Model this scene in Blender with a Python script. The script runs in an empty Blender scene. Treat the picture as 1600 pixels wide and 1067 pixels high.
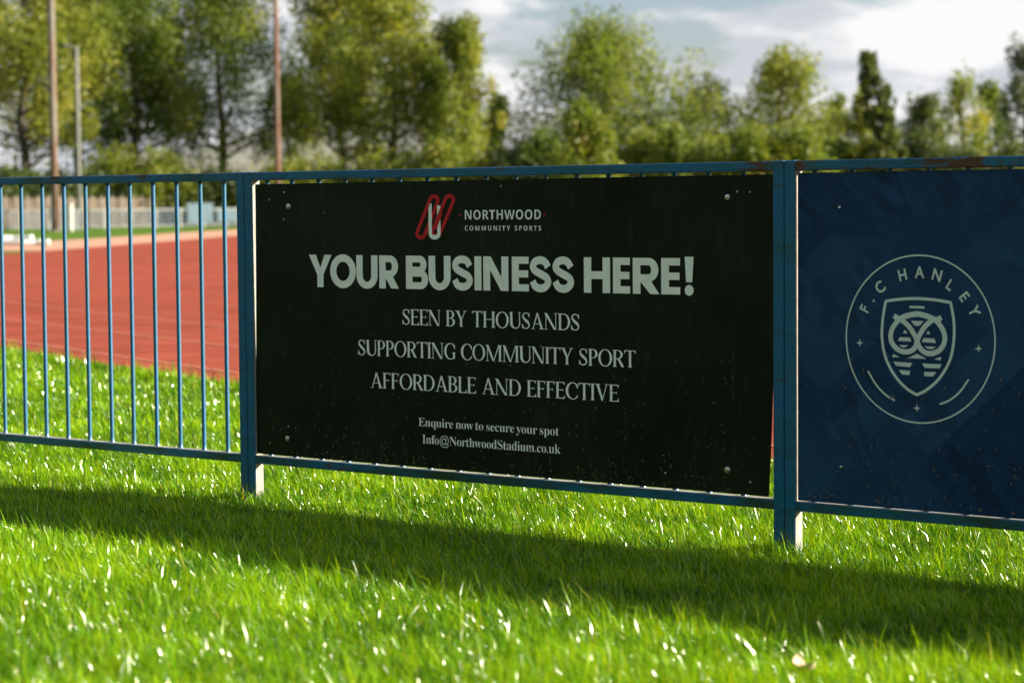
import bpy, math, random
import numpy as np
from mathutils import Vector, Matrix

R = math.radians
scene = bpy.context.scene
COL = scene.collection

# ------------------------------------------------------------------ camera
F_PX, YAW, PITCH, ROLL = 3666.16, 0.67954, 0.05798, -0.00822
CAM = Vector((5.15916, -6.28438, 1.06679))
FW = Vector((-math.sin(YAW) * math.cos(PITCH), math.cos(YAW) * math.cos(PITCH), -math.sin(PITCH)))
_r = Vector((math.cos(YAW), math.sin(YAW), 0)); _u = _r.cross(FW)
RT = math.cos(ROLL) * _r + math.sin(ROLL) * _u
UP = -math.sin(ROLL) * _r + math.cos(ROLL) * _u
cam_data = bpy.data.cameras.new('camera')
cam = bpy.data.objects.new('camera', cam_data); COL.objects.link(cam)
cam.matrix_world = Matrix(((RT.x, UP.x, -FW.x, CAM.x), (RT.y, UP.y, -FW.y, CAM.y), (RT.z, UP.z, -FW.z, CAM.z), (0, 0, 0, 1)))
cam_data.sensor_width = 36.0; cam_data.sensor_fit = 'HORIZONTAL'
cam_data.lens = F_PX * 36.0 / 1600.0
cam_data.clip_start = 0.1; cam_data.clip_end = 5000
cam_data.dof.use_dof = True; cam_data.dof.focus_distance = 8.0; cam_data.dof.aperture_fstop = 3.9
scene.camera = cam

# ------------------------------------------------------------------ sun, sky, exposure
SUN_AZ, SUN_EL = R(52.0), R(20.2)          # azimuth from +Y towards +X
sun_dir = Vector((math.sin(SUN_AZ) * math.cos(SUN_EL), math.cos(SUN_AZ) * math.cos(SUN_EL), math.sin(SUN_EL)))
sd = bpy.data.lights.new('sun', 'SUN'); sd.energy = 5.0; sd.angle = R(0.53); sd.color = (1.0, 0.89, 0.70)
so = bpy.data.objects.new('sun', sd); COL.objects.link(so)
so.rotation_euler = (-sun_dir).to_track_quat('-Z', 'Y').to_euler(); so.location = (20, 20, 30)

world = bpy.data.worlds.new('World'); scene.world = world; world.use_nodes = True
wn = world.node_tree; wn.nodes.clear()
def N(t, typ, **kw):
    n = t.nodes.new(typ)
    for k, v in kw.items():
        if k.startswith('i_'):
            key = k[2:]; key = int(key) if key.isdigit() else key.replace('_', ' ')
            n.inputs[key].default_value = v
        else: setattr(n, k, v)
    return n
def ramp(t, stops, fac, interp='LINEAR'):
    n = t.nodes.new('ShaderNodeValToRGB'); n.color_ramp.interpolation = interp
    e = n.color_ramp.elements
    while len(e) < len(stops): e.new(0.5)
    for q, (p, c) in zip(e, stops):
        q.position = p; q.color = (*c, 1) if len(c) == 3 else c
    t.links.new(fac, n.inputs[0]); return n.outputs[0]
def mix(t, a, b, fac, mode='MIX'):
    n = t.nodes.new('ShaderNodeMix'); n.data_type = 'RGBA'; n.blend_type = mode
    for s, v in ((n.inputs[0], fac), (n.inputs[6], a), (n.inputs[7], b)):
        if hasattr(v, 'is_output'): t.links.new(v, s)
        elif isinstance(v, (int, float)): s.default_value = v
        else: s.default_value = (*v, 1)
    return n.outputs[2]
sky = N(wn, 'ShaderNodeTexSky', sky_type='NISHITA', sun_disc=False, sun_elevation=SUN_EL, sun_rotation=SUN_AZ, air_density=1.0, dust_density=0.8, ozone_density=1.0)
tc = N(wn, 'ShaderNodeTexCoord'); CLOUD_AT = (0.6, 6.8, 1.8)
# cloud layer: seen at a slant near the horizon, so clouds look smaller there than overhead
sep = N(wn, 'ShaderNodeSeparateXYZ'); wn.links.new(tc.outputs['Generated'], sep.inputs[0])
den = N(wn, 'ShaderNodeMath', operation='ADD'); den.inputs[1].default_value = 0.40
zab = N(wn, 'ShaderNodeMath', operation='ABSOLUTE'); wn.links.new(sep.outputs['Z'], zab.inputs[0]); wn.links.new(zab.outputs[0], den.inputs[0])
inv = N(wn, 'ShaderNodeMath', operation='DIVIDE'); inv.inputs[0].default_value = 0.40; wn.links.new(den.outputs[0], inv.inputs[1])
vsc = N(wn, 'ShaderNodeVectorMath', operation='SCALE'); wn.links.new(tc.outputs['Generated'], vsc.inputs[0]); wn.links.new(inv.outputs[0], vsc.inputs['Scale'])
mp = N(wn, 'ShaderNodeMapping'); mp.inputs['Scale'].default_value = (1, 1, 2.3); mp.inputs['Location'].default_value = CLOUD_AT
wn.links.new(vsc.outputs[0], mp.inputs['Vector'])
n1 = N(wn, 'ShaderNodeTexNoise', i_Scale=10.0, i_Detail=8.0, i_Roughness=0.55, i_Distortion=0.2); wn.links.new(mp.outputs[0], n1.inputs['Vector'])
mp2 = N(wn, 'ShaderNodeMapping'); mp2.inputs['Scale'].default_value = (1, 1, 2.3); mp2.inputs['Location'].default_value = (1.9, 0.6, 0.33)
wn.links.new(vsc.outputs[0], mp2.inputs['Vector'])
n2 = N(wn, 'ShaderNodeTexNoise', i_Scale=14.0, i_Detail=5.0, i_Roughness=0.5); wn.links.new(mp2.outputs[0], n2.inputs['Vector'])
mask = ramp(wn, [(0.425, (0, 0, 0)), (0.505, (1, 1, 1))], n1.outputs[0], 'EASE')
CL = 4.9
cloud = ramp(wn, [(0.40, (0.64 * CL, 0.68 * CL, 0.73 * CL)), (0.57, (1.0 * CL, 1.0 * CL, 1.0 * CL))], n2.outputs[0], 'EASE')
skyc = mix(wn, sky.outputs[0], (0.62, 0.62, 0.74), 1.0, 'MULTIPLY')
wc = mix(wn, skyc, cloud, mask)
bg = N(wn, 'ShaderNodeBackground', i_Strength=0.062); wn.links.new(wc, bg.inputs[0])
wo = N(wn, 'ShaderNodeOutputWorld'); wn.links.new(bg.outputs[0], wo.inputs[0])

vs = scene.view_settings
vs.view_transform = 'Standard'; vs.look = 'None'; vs.gamma = 1.0; vs.use_curve_mapping = False
vs.exposure = 1.68
scene.render.engine = 'CYCLES'
scene.cycles.max_bounces = 8; scene.cycles.transparent_max_bounces = 8
scene.cycles.use_denoising = True

# ------------------------------------------------------------------ helpers
def at(px, Z, z=0.0):
    """world point in picture column px at depth Z, height z (same columns a surveyor's sight line would give)"""
    d = FW + RT * ((px - 800) / F_PX)
    p = CAM + d * (Z / 1.0)
    return Vector((p.x, p.y, z))
def mesh_obj(name, verts, faces, mat, parent=None, smooth=False, loc=None):
    me = bpy.data.meshes.new(name); me.from_pydata([tuple(v) for v in verts], [], [tuple(f) for f in faces])
    if mat: me.materials.append(mat)
    if smooth: me.polygons.foreach_set('use_smooth', [True] * len(me.polygons))
    me.update()
    o = bpy.data.objects.new(name, me); COL.objects.link(o)
    if parent: o.parent = parent
    if loc is not None: o.location = loc
    return o
def fast_mesh(name, V, Fq=None, Ft=None, mat=None, parent=None, attr=None, smooth=False):
    """numpy mesh: V (n,3); Fq (m,4); Ft (k,3); attr = per-vertex float 'rnd'"""
    me = bpy.data.meshes.new(name)
    nq = 0 if Fq is None else len(Fq); nt = 0 if Ft is None else len(Ft)
    me.vertices.add(len(V)); me.vertices.foreach_set('co', np.asarray(V, np.float32).ravel())
    nl = nq * 4 + nt * 3
    me.loops.add(nl); me.polygons.add(nq + nt)
    li = np.concatenate([np.asarray(Fq, np.int32).ravel() if nq else np.zeros(0, np.int32), np.asarray(Ft, np.int32).ravel() if nt else np.zeros(0, np.int32)])
    me.loops.foreach_set('vertex_index', li)
    ls = np.concatenate([np.arange(nq) * 4, nq * 4 + np.arange(nt) * 3]).astype(np.int32)
    me.polygons.foreach_set('loop_start', ls)
    if smooth: me.polygons.foreach_set('use_smooth', np.ones(nq + nt, bool))
    me.update(calc_edges=True)
    if attr is not None:
        a = me.attributes.new('rnd', 'FLOAT', 'POINT'); a.data.foreach_set('value', np.asarray(attr, np.float32))
    if mat: me.materials.append(mat)
    o = bpy.data.objects.new(name, me); COL.objects.link(o)
    if parent: o.parent = parent
    return o
def empty(name, loc=(0, 0, 0)):
    o = bpy.data.objects.new(name, None); COL.objects.link(o); o.location = loc; o.empty_display_size = 0.1
    return o
def tag(o, label=None, cat=None, group=None, kind=None):
    if label: o['label'] = label
    if cat: o['category'] = cat
    if group: o['group'] = group
    if kind: o['kind'] = kind
    return o
class MB:
    def __init__(s): s.v = []; s.f = []
    def box(s, x0, x1, y0, y1, z0, z1, b=0.0):
        """box with chamfered vertical/horizontal edges (b = chamfer)"""
        k = len(s.v)
        if b <= 0:
            s.v += [(x0, y0, z0), (x1, y0, z0), (x1, y1, z0), (x0, y1, z0), (x0, y0, z1), (x1, y0, z1), (x1, y1, z1), (x0, y1, z1)]
            s.f += [tuple(k + i for i in q) for q in ((0, 3, 2, 1), (4, 5, 6, 7), (0, 1, 5, 4), (1, 2, 6, 5), (2, 3, 7, 6), (3, 0, 4, 7))]
        else:
            P = {}
            cs = [(x0, x1), (y0, y1), (z0, z1)]
            for ix in (0, 1):
                for iy in (0, 1):
                    for iz in (0, 1):
                        for ax in range(3):
                            c = [cs[0][ix], cs[1][iy], cs[2][iz]]
                            sg = [1 if i == 0 else -1 for i in (ix, iy, iz)]
                            for a in range(3):
                                if a != ax: c[a] += sg[a] * b
                            P[(ix, iy, iz, ax)] = len(s.v); s.v.append(tuple(c))
            F = s.f
            for ax in range(3):
                o1, o2 = [a for a in range(3) if a != ax]
                for side in (0, 1):
                    loop = []
                    for (p, q) in ((0, 0), (1, 0), (1, 1), (0, 1)):
                        i = [0, 0, 0]; i[ax] = side; i[o1] = p; i[o2] = q
                        loop.append(P[(*i, ax)])
                    F.append(tuple(loop))
                for p in (0, 1):
                    for q in (0, 1):
                        i = [0, 0, 0]; i[o1] = p; i[o2] = q
                        a0 = list(i); a0[ax] = 0; a1 = list(i); a1[ax] = 1
                        F.append((P[(*a0, o1)], P[(*a1, o1)], P[(*a1, o2)], P[(*a0, o2)]))
            for ix in (0, 1):
                for iy in (0, 1):
                    for iz in (0, 1):
                        F.append(tuple(P[(ix, iy, iz, a)] for a in range(3)))
    def tube(s, pts, rad, n=8, cap=True):
        k = len(s.v); m = len(pts)
        for i, p in enumerate(pts):
            p = Vector(p)
            d = (Vector(pts[min(i + 1, m - 1)]) - Vector(pts[max(i - 1, 0)])).normalized()
            a = d.orthogonal().normalized() if abs(d.z) < 0.95 else Vector((1, 0, 0)) - d * d.x
            a.normalize(); b = d.cross(a)
            r = rad[i] if hasattr(rad, '__len__') else rad
            for j in range(n):
                t = 2 * math.pi * j / n
                s.v.append(tuple(p + a * (r * math.cos(t)) + b * (r * math.sin(t))))
        for i in range(m - 1):
            for j in range(n):
                s.f.append((k + i * n + j, k + i * n + (j + 1) % n, k + (i + 1) * n + (j + 1) % n, k + (i + 1) * n + j))
        if cap:
            s.f.append(tuple(k + j for j in range(n))[::-1]); s.f.append(tuple(k + (m - 1) * n + j for j in range(n)))
    def build(s, name, mat, parent=None, smooth=False, loc=None):
        o = mesh_obj(name, s.v, s.f, mat, parent, smooth, loc)
        import bmesh
        bm = bmesh.new(); bm.from_mesh(o.data); bmesh.ops.recalc_face_normals(bm, faces=bm.faces); bm.to_mesh(o.data); bm.free()
        return o

# ------------------------------------------------------------------ materials
def new_mat(name):
    m = bpy.data.materials.new(name); m.use_nodes = True; t = m.node_tree; t.nodes.clear()
    out = N(t, 'ShaderNodeOutputMaterial')
    return m, t, out
def pos_noise(t, scale, detail=4.0, rough=0.55, stretch=None, loc=(0, 0, 0), coord='pos'):
    if coord == 'pos':
        g = N(t, 'ShaderNodeNewGeometry'); src = g.outputs['Position']
    else:
        g = N(t, 'ShaderNodeTexCoord'); src = g.outputs['Object']
    mpn = N(t, 'ShaderNodeMapping'); mpn.inputs['Scale'].default_value = stretch or (1, 1, 1); mpn.inputs['Location'].default_value = loc
    t.links.new(src, mpn.inputs['Vector'])
    n = N(t, 'ShaderNodeTexNoise', i_Scale=scale, i_Detail=detail, i_Roughness=rough)
    t.links.new(mpn.outputs[0], n.inputs['Vector'])
    return n.outputs[0]
def principled(t, out, base, rough=0.5, spec=0.5, bump=None, bump_s=0.2, bump_d=0.002, metal=0.0, coat=0.0, coat_r=0.2):
    b = N(t, 'ShaderNodeBsdfPrincipled')
    if hasattr(base, 'is_output'): t.links.new(base, b.inputs['Base Color'])
    else: b.inputs['Base Color'].default_value = (*base, 1)
    if hasattr(rough, 'is_output'): t.links.new(rough, b.inputs['Roughness'])
    else: b.inputs['Roughness'].default_value = rough
    b.inputs['Specular IOR Level'].default_value = spec; b.inputs['Metallic'].default_value = metal
    b.inputs['Coat Weight'].default_value = coat; b.inputs['Coat Roughness'].default_value = coat_r
    if bump is not None:
        bn = N(t, 'ShaderNodeBump', i_Strength=bump_s, i_Distance=bump_d); t.links.new(bump, bn.inputs['Height']); t.links.new(bn.outputs[0], b.inputs['Normal'])
    t.links.new(b.outputs[0], out.inputs[0]); return b
def simple(name, col, rough=0.6, var=0.25, scale=6.0, spec=0.4, metal=0.0, coat=0.0):
    m, t, o = new_mat(name)
    n = pos_noise(t, scale)
    c = ramp(t, [(0.3, tuple(x * (1 - var) for x in col)), (0.7, tuple(min(1, x * (1 + var)) for x in col))], n)
    principled(t, o, c, rough, spec, metal=metal, coat=coat); return m

def paint_mat(name, grime, rust, coat=0.3, band=None):
    m, t, o = new_mat(name)
    big = pos_noise(t, 5.0, 5.0, 0.6, (1, 1, 1.6))
    base = ramp(t, [(0.30, (0.001, 0.102, 0.160)), (0.52, (0.001, 0.112, 0.245)), (0.75, (0.001, 0.104, 0.290))], big)
    fine = pos_noise(t, 60.0, 4.0, 0.7)
    base = mix(t, base, ramp(t, [(0.35, (0.55, 0.6, 0.6)), (0.6, (1, 1, 1))], fine), 0.5, 'MULTIPLY')
    g = pos_noise(t, 9.0, 6.0, 0.65, (0.5, 1, 2.2), (3.1, 0.4, 1.7))
    gm = ramp(t, [(0.62 - grime * 0.4, (0, 0, 0)), (0.80 - grime * 0.3, (1, 1, 1))], g)
    base = mix(t, base, (0.012, 0.040, 0.026), gm)
    g2_ = N(t, 'ShaderNodeNewGeometry'); s2_ = N(t, 'ShaderNodeSeparateXYZ'); t.links.new(g2_.outputs['Position'], s2_.inputs[0])
    lo = N(t, 'ShaderNodeMapRange'); t.links.new(s2_.outputs['Z'], lo.inputs[0])
    for i_, v_ in ((1, -0.08), (2, 0.14), (3, 0.28), (4, 0.0)): lo.inputs[i_].default_value = v_
    spl = N(t, 'ShaderNodeMath', operation='ADD'); t.links.new(pos_noise(t, 45.0, 5.0, 0.7), spl.inputs[0]); t.links.new(lo.outputs[0], spl.inputs[1])
    base = mix(t, base, (0.050, 0.040, 0.024), ramp(t, [(0.60, (0, 0, 0)), (0.80, (0.85,) * 3)], spl.outputs[0]))
    r = pos_noise(t, 2.2, 7.0, 0.72, (1.0, 1.0, 3.0), (0.6, 8.2, 0.1))
    if band:
        g_ = N(t, 'ShaderNodeNewGeometry'); sx_ = N(t, 'ShaderNodeSeparateXYZ'); t.links.new(g_.outputs['Position'], sx_.inputs[0])
        m1 = N(t, 'ShaderNodeMapRange'); t.links.new(sx_.outputs['X'], m1.inputs[0])
        for i_, v_ in ((1, band[0]), (2, band[1]), (3, 0.13), (4, 0.0)): m1.inputs[i_].default_value = v_
        ad = N(t, 'ShaderNodeMath', operation='ADD'); t.links.new(r, ad.inputs[0]); t.links.new(m1.outputs[0], ad.inputs[1]); r = ad.outputs[0]
    rm = ramp(t, [(0.665 - rust, (0, 0, 0)), (0.70 - rust, (1, 1, 1))], r)
    rc = ramp(t, [(0.3, (0.030, 0.016, 0.010)), (0.7, (0.11, 0.045, 0.018))], fine)
    base = mix(t, base, rc, rm)
    rr = mix(t, (0.33, 0.33, 0.33), (0.8, 0.8, 0.8), rm)
    b = principled(t, o, base, rr, 0.35, fine, 0.25, 0.0015, coat=coat, coat_r=0.42); b.inputs['Coat IOR'].default_value = 1.6
    return m
M = {}
M['paint'] = paint_mat('blue_fence_paint', 0.10, 0.02)
M['paint_bottom'] = paint_mat('grimy_blue_fence_paint', 0.55, 0.03)
M['paint_top'] = paint_mat('rust_marked_blue_fence_paint', 0.22, 0.095)
M['paint_top_rusty'] = paint_mat('badly_rusted_blue_fence_paint', 0.22, 0.085, band=(1.45, 2.05))
M['paint_bar'] = paint_mat('blue_bar_paint', 0.0, -0.08, 0.9)
M['bare'] = simple('sun_glare_grey', (0.27, 0.26, 0.23), 0.6, 0.25, 25.0, 0.4, 0.0)  # pale grey standing in for sun glare on the blue steel

def board_black():
    m, t, o = new_mat('black_printed_board')
    n = pos_noise(t, 1.6, 5.0, 0.6, (1, 1, 1.3), (4.2, 0, 1))
    c = ramp(t, [(0.35, (0.0028, 0.0055, 0.0024)), (0.7, (0.0080, 0.0165, 0.0068))], n)
    st = pos_noise(t, 14.0, 3.0, 0.5, (3.0, 1, 0.7), (0, 0, 3))
    c = mix(t, c, ramp(t, [(0.5, (0, 0, 0)), (0.8, (0.010, 0.014, 0.011))], st), 0.8, 'ADD')
    d = pos_noise(t, 220.0, 2.0, 0.6)
    principled(t, o, c, ramp(t, [(0.3, (0.42,) * 3), (0.7, (0.55,) * 3)], n), 0.16, d, 0.08, 0.001); return m
def board_navy():
    m, t, o = new_mat('navy_printed_board')
    g = N(t, 'ShaderNodeNewGeometry')
    mpn = N(t, 'ShaderNodeMapping'); mpn.inputs['Rotation'].default_value = (0, R(42), 0); mpn.inputs['Scale'].default_value = (1, 0, 1); mpn.inputs['Location'].default_value = (0.27, 0, 0.62)
    t.links.new(g.outputs['Position'], mpn.inputs['Vector'])
    ch = N(t, 'ShaderNodeTexVoronoi', distance='CHEBYCHEV', i_Scale=2.3, i_Randomness=0.75); t.links.new(mpn.outputs[0], ch.inputs['Vector'])
    bw = N(t, 'ShaderNodeRGBToBW'); t.links.new(ch.outputs['Color'], bw.inputs[0])
    base = ramp(t, [(0.2, (0.0040, 0.028, 0.092)), (0.8, (0.015, 0.060, 0.150))], bw.outputs[0])
    mp3 = N(t, 'ShaderNodeMapping'); mp3.inputs['Scale'].default_value = (3.2, 0, 1.0); t.links.new(mpn.outputs[0], mp3.inputs['Vector'])
    ch2 = N(t, 'ShaderNodeTexVoronoi', distance='CHEBYCHEV', i_Scale=13.0, i_Randomness=1.0); t.links.new(mp3.outputs[0], ch2.inputs['Vector'])
    bw2 = N(t, 'ShaderNodeRGBToBW'); t.links.new(ch2.outputs['Color'], bw2.inputs[0])
    m2 = ramp(t, [(0.42, (0, 0, 0)), (0.6, (1, 1, 1))], pos_noise(t, 3.0, 3.0, 0.5, None, (1, 1, 5)))
    det = mix(t, (0.5, 0.5, 0.5), ramp(t, [(0.25, (0.36, 0.36, 0.36)), (0.8, (0.60, 0.60, 0.60))], bw2.outputs[0]), m2)
    base = mix(t, base, det, 1.0, 'OVERLAY')
    dz = pos_noise(t, 9.0, 5.0, 0.65)
    base = mix(t, base, ramp(t, [(0.4, (0.72,) * 3), (0.65, (1, 1, 1))], dz), 0.6, 'MULTIPLY')
    principled(t, o, base, 0.45, 0.18, pos_noise(t, 200.0, 2.0), 0.08, 0.001); return m
M['black'] = board_black(); M['navy'] = board_navy()
M['print'] = simple('pale_print', (0.80, 0.88, 0.83), 0.55, 0.05, 30.0, 0.3)
M['print_grey'] = simple('pale_grey_print', (0.55, 0.68, 0.66), 0.55, 0.05, 30.0, 0.3)
M['red'] = simple('red_print', (0.50, 0.012, 0.018), 0.55, 0.08, 30.0, 0.3)
M['zinc'] = simple('zinc_screw', (0.55, 0.56, 0.55), 0.32, 0.2, 200.0, 0.5, 0.9)
M['clip'] = simple('dry_clippings', (0.16, 0.13, 0.07), 0.8, 0.4, 90.0)

def leaf_mat(name, stops, trans=0.45, rough=0.5, spec=0.35, tmul=(1.15, 1.2, 0.7)):
    m, t, o = new_mat(name)
    a = N(t, 'ShaderNodeAttribute', attribute_name='rnd')
    c = ramp(t, stops, a.outputs['Fac'])
    b = N(t, 'ShaderNodeBsdfPrincipled', i_Roughness=rough); b.inputs['Specular IOR Level'].default_value = spec
    t.links.new(c, b.inputs['Base Color'])
    tr = N(t, 'ShaderNodeBsdfTranslucent'); t.links.new(mix(t, c, tmul, 1.0, 'MULTIPLY'), tr.inputs[0])
    mx = N(t, 'ShaderNodeMixShader', i_0=trans); t.links.new(b.outputs[0], mx.inputs[1]); t.links.new(tr.outputs[0], mx.inputs[2])
    t.links.new(mx.outputs[0], o.inputs[0]); return m
def grass_mat():
    m, t, o = new_mat('grass_blades')
    a = N(t, 'ShaderNodeAttribute', attribute_name='rnd')
    c = ramp(t, [(0.0, (0.010, 0.060, 0.001)), (0.30, (0.048, 0.165, 0.001)), (0.62, (0.145, 0.345, 0.001)), (0.93, (0.31, 0.50, 0.002)), (1.0, (0.42, 0.38, 0.07))], a.outputs['Fac'])
    d = N(t, 'ShaderNodeBsdfDiffuse'); t.links.new(c, d.inputs[0])
    tr = N(t, 'ShaderNodeBsdfTranslucent'); t.links.new(mix(t, c, (1.9, 1.4, 0.1), 1.0, 'MULTIPLY'), tr.inputs[0])
    m1 = N(t, 'ShaderNodeMixShader', i_0=0.34); t.links.new(d.outputs[0], m1.inputs[1]); t.links.new(tr.outputs[0], m1.inputs[2])
    gl = N(t, 'ShaderNodeBsdfGlossy', i_Roughness=0.20); gl.inputs[0].default_value = (0.95, 0.97, 0.88, 1)
    m2 = N(t, 'ShaderNodeMixShader', i_0=0.038); t.links.new(m1.outputs[0], m2.inputs[1]); t.links.new(gl.outputs[0], m2.inputs[2])
    t.links.new(m2.outputs[0], o.inputs[0]); return m
M['grass'] = grass_mat()
M['leaf_olive'] = leaf_mat('olive_leaves', [(0.0, (0.080, 0.112, 0.014)), (0.6, (0.200, 0.235, 0.028)), (1.0, (0.34, 0.30, 0.04))], 0.46)
M['leaf_green'] = leaf_mat('green_leaves', [(0.0, (0.056, 0.095, 0.014)), (0.6, (0.145, 0.195, 0.026)), (1.0, (0.26, 0.27, 0.04))], 0.46)
M['leaf_yellow'] = leaf_mat('yellowing_leaves', [(0.0, (0.080, 0.125, 0.014)), (0.5, (0.18, 0.22, 0.026)), (1.0, (0.36, 0.29, 0.03))], 0.45)
M['leaf_dark'] = leaf_mat('dark_leaves', [(0.0, (0.026, 0.046, 0.012)), (0.7, (0.070, 0.100, 0.020)), (1.0, (0.13, 0.15, 0.03))], 0.36)
M['leaf_silver'] = leaf_mat('silvery_leaves', [(0.0, (0.05, 0.07, 0.035)), (0.6, (0.11, 0.13, 0.06)), (1.0, (0.20, 0.20, 0.10))], 0.35)
M['bark'] = simple('bark', (0.055, 0.045, 0.033), 0.9, 0.4, 3.0)
M['dry'] = simple('dry_leaf', (0.72, 0.54, 0.40), 0.7, 0.2, 60.0)

def ground_mat():
    m, t, o = new_mat('turf_ground')
    n = pos_noise(t, 0.35, 6.0, 0.6); f = pos_noise(t, 9.0, 5.0, 0.7)
    c = ramp(t, [(0.3, (0.060, 0.130, 0.010)), (0.55, (0.095, 0.180, 0.014)), (0.75, (0.150, 0.200, 0.022))], n)
    c = mix(t, c, ramp(t, [(0.3, (0.55, 0.55, 0.5)), (0.7, (1, 1, 1))], f), 0.8, 'MULTIPLY')
    g = N(t, 'ShaderNodeNewGeometry'); ln = N(t, 'ShaderNodeVectorMath', operation='LENGTH'); t.links.new(g.outputs['Position'], ln.inputs[0])
    mr = N(t, 'ShaderNodeMapRange'); t.links.new(ln.outputs['Value'], mr.inputs[0]); mr.inputs[1].default_value = 12.0; mr.inputs[2].default_value = 20.0
    c = mix(t, mix(t, (0.020, 0.026, 0.008), (0.034, 0.040, 0.012), f), c, mr.outputs[0])     # soil and thatch where the blades are modelled
    sy = N(t, 'ShaderNodeSeparateXYZ'); t.links.new(g.outputs['Position'], sy.inputs[0])
    mb_ = N(t, 'ShaderNodeMapRange'); t.links.new(sy.outputs['Y'], mb_.inputs[0]); mb_.inputs[1].default_value = -8.5; mb_.inputs[2].default_value = -10.5
    c = mix(t, c, mix(t, (0.020, 0.040, 0.008), (0.045, 0.075, 0.014), n), mb_.outputs[0])    # dark green keeps bounce low on the added bank
    principled(t, o, c, 0.9, 0.1, f, 0.6, 0.03); return m
M['ground'] = ground_mat()
def track_mat():
    m, t, o = new_mat('red_track')
    n = pos_noise(t, 0.25, 6.0, 0.6, (1, 1, 1), (2, 5, 0)); f = pos_noise(t, 160.0, 3.0, 0.7); s = pos_noise(t, 1.6, 5.0, 0.65, (1, 1, 1), (9, 1, 0))
    c = ramp(t, [(0.3, (0.300, 0.064, 0.038)), (0.7, (0.380, 0.088, 0.054))], n)
    c = mix(t, c, ramp(t, [(0.35, (0.66, 0.64, 0.64)), (0.65, (1, 1, 1))], s), 0.9, 'MULTIPLY')
    c = mix(t, c, ramp(t, [(0.3, (0.7,) * 3), (0.7, (1, 1, 1))], f), 0.7, 'MULTIPLY')
    principled(t, o, c, 0.9, 0.04, f, 0.35, 0.004); return m
M['track'] = track_mat()
M['line'] = simple('faded_lane_paint', (0.44, 0.16, 0.11), 0.9, 0.12, 3.0, 0.05)
M['path'] = simple('pale_path', (0.46, 0.24, 0.16), 0.9, 0.15, 0.4)

# ------------------------------------------------------------------ ground
G0 = -0.085
SLOPE = 0.085
def gz(x, y):
    p = np.maximum(0.0, -np.asarray(y, float) - 0.02)
    sl = SLOPE + 0.026 * np.clip((1.4 - np.asarray(x, float)) / 2.0, 0, 1.2)
    rise = sl * p * p / (p + 0.25)
    shade_bank = np.clip((p - 8.0) / 11.0, 0, 1)                 # added unseen bank behind the camera, cuts the sky fill
    return G0 + 0.8 * np.tanh(rise / 0.8) + 7.5 * shade_bank * shade_bank * (3 - 2 * shade_bank)
def axis(lim, fine0, fine1, step):
    a = list(np.arange(fine0, fine1 + 1e-6, step)); s = step
    v = a[-1]
    while v < lim: s *= 1.35; v += s; a.append(v)
    s = step; v = a[0]; pre = []
    while v > -lim: s *= 1.35; v -= s; pre.append(v)
    return np.array(pre[::-1] + a)
gx = axis(1800, -8, 8, 0.5); gy = axis(1800, -18, 1, 0.2)
GX, GY = np.meshgrid(gx, gy); GZ = gz(GX, GY)
nx, ny = len(gx), len(gy)
idx = np.arange(nx * ny).reshape(ny, nx)
Fq = np.stack([idx[:-1, :-1], idx[:-1, 1:], idx[1:, 1:], idx[1:, :-1]], -1).reshape(-1, 4)
ground = fast_mesh('ground', np.stack([GX, GY, GZ], -1).reshape(-1, 3), Fq, mat=M['ground'], smooth=True); tag(ground, kind='structure')

# running track: outer edge (towards the fence), then the inside edge
outer = [(16, 1.95), (4, 1.95), (0.8, 1.98), (-0.6, 2.30), (-5.2, 3.95), (-9.8, 5.68), (-16, 8.15), (-22, 11.2), (-30, 17.6), (-37, 25.2), (-42.4, 31.9), (-47.2, 38.6), (-55, 49.4), (-63.9, 61.6), (-76, 78), (-84, 91)]
inner = [(-72, 92), (-60, 72), (-45, 54), (-30, 34), (-20, 22), (-9.2, 16.3), (-2, 13.0), (5, 11.8), (16, 11.7)]
def smooth_poly(pts, n=6):
    P = [Vector((*p, 0)) for p in pts]; out = []
    for i in range(len(P) - 1):
        p0, p1, p2, p3 = P[max(i - 1, 0)], P[i], P[i + 1], P[min(i + 2, len(P) - 1)]
        for k in range(n):
            s = k / n
            out.append(0.5 * ((2 * p1) + (p2 - p0) * s + (2 * p0 - 5 * p1 + 4 * p2 - p3) * s * s + (3 * p1 - p0 - 3 * p2 + p3) * s ** 3))
    out.append(P[-1]); return out
so_ = smooth_poly(outer); si_ = smooth_poly(inner)
zt = G0 + 0.012
import bmesh
def flat_sheet(name, pts, z, mat, parent=None):
    bm = bmesh.new(); vs_ = [bm.verts.new((p[0], p[1], z)) for p in pts]; f = bm.faces.new(vs_)
    bmesh.ops.triangulate(bm, faces=[f]); bmesh.ops.recalc_face_normals(bm, faces=bm.faces)
    for q in bm.faces:
        if q.normal.z < 0: q.normal_flip()
    me = bpy.data.meshes.new(name); bm.to_mesh(me); bm.free(); me.materials.append(mat)
    o = bpy.data.objects.new(name, me); COL.objects.link(o)
    if parent: o.parent = parent
    return o
track = flat_sheet('running_track', so_ + si_, zt, M['track']); tag(track, kind='structure')
def offset_line(P, d):
    out = []
    for i, p in enumerate(P):
        t = (P[min(i + 1, len(P) - 1)] - P[max(i - 1, 0)]).normalized()
        out.append(p + Vector((t.y, -t.x, 0)) * d)      # towards the infield
    return out
def strip(name, P, w, z, mat, parent):
    a = offset_line(P, -w / 2); b = offset_line(P, w / 2); n = len(P)
    V = [(p.x, p.y, z) for p in a] + [(p.x, p.y, z) for p in b]
    return mesh_obj(name, V, [(i, i + 1, n + i + 1, n + i) for i in range(n - 1)], mat, parent)
for k in range(3):
    strip('lane_line', [p for p in offset_line(so_, 0.62 + 1.22 * k) if p.x > -24.0], 0.05, zt + 0.004, M['line'], track)
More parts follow.
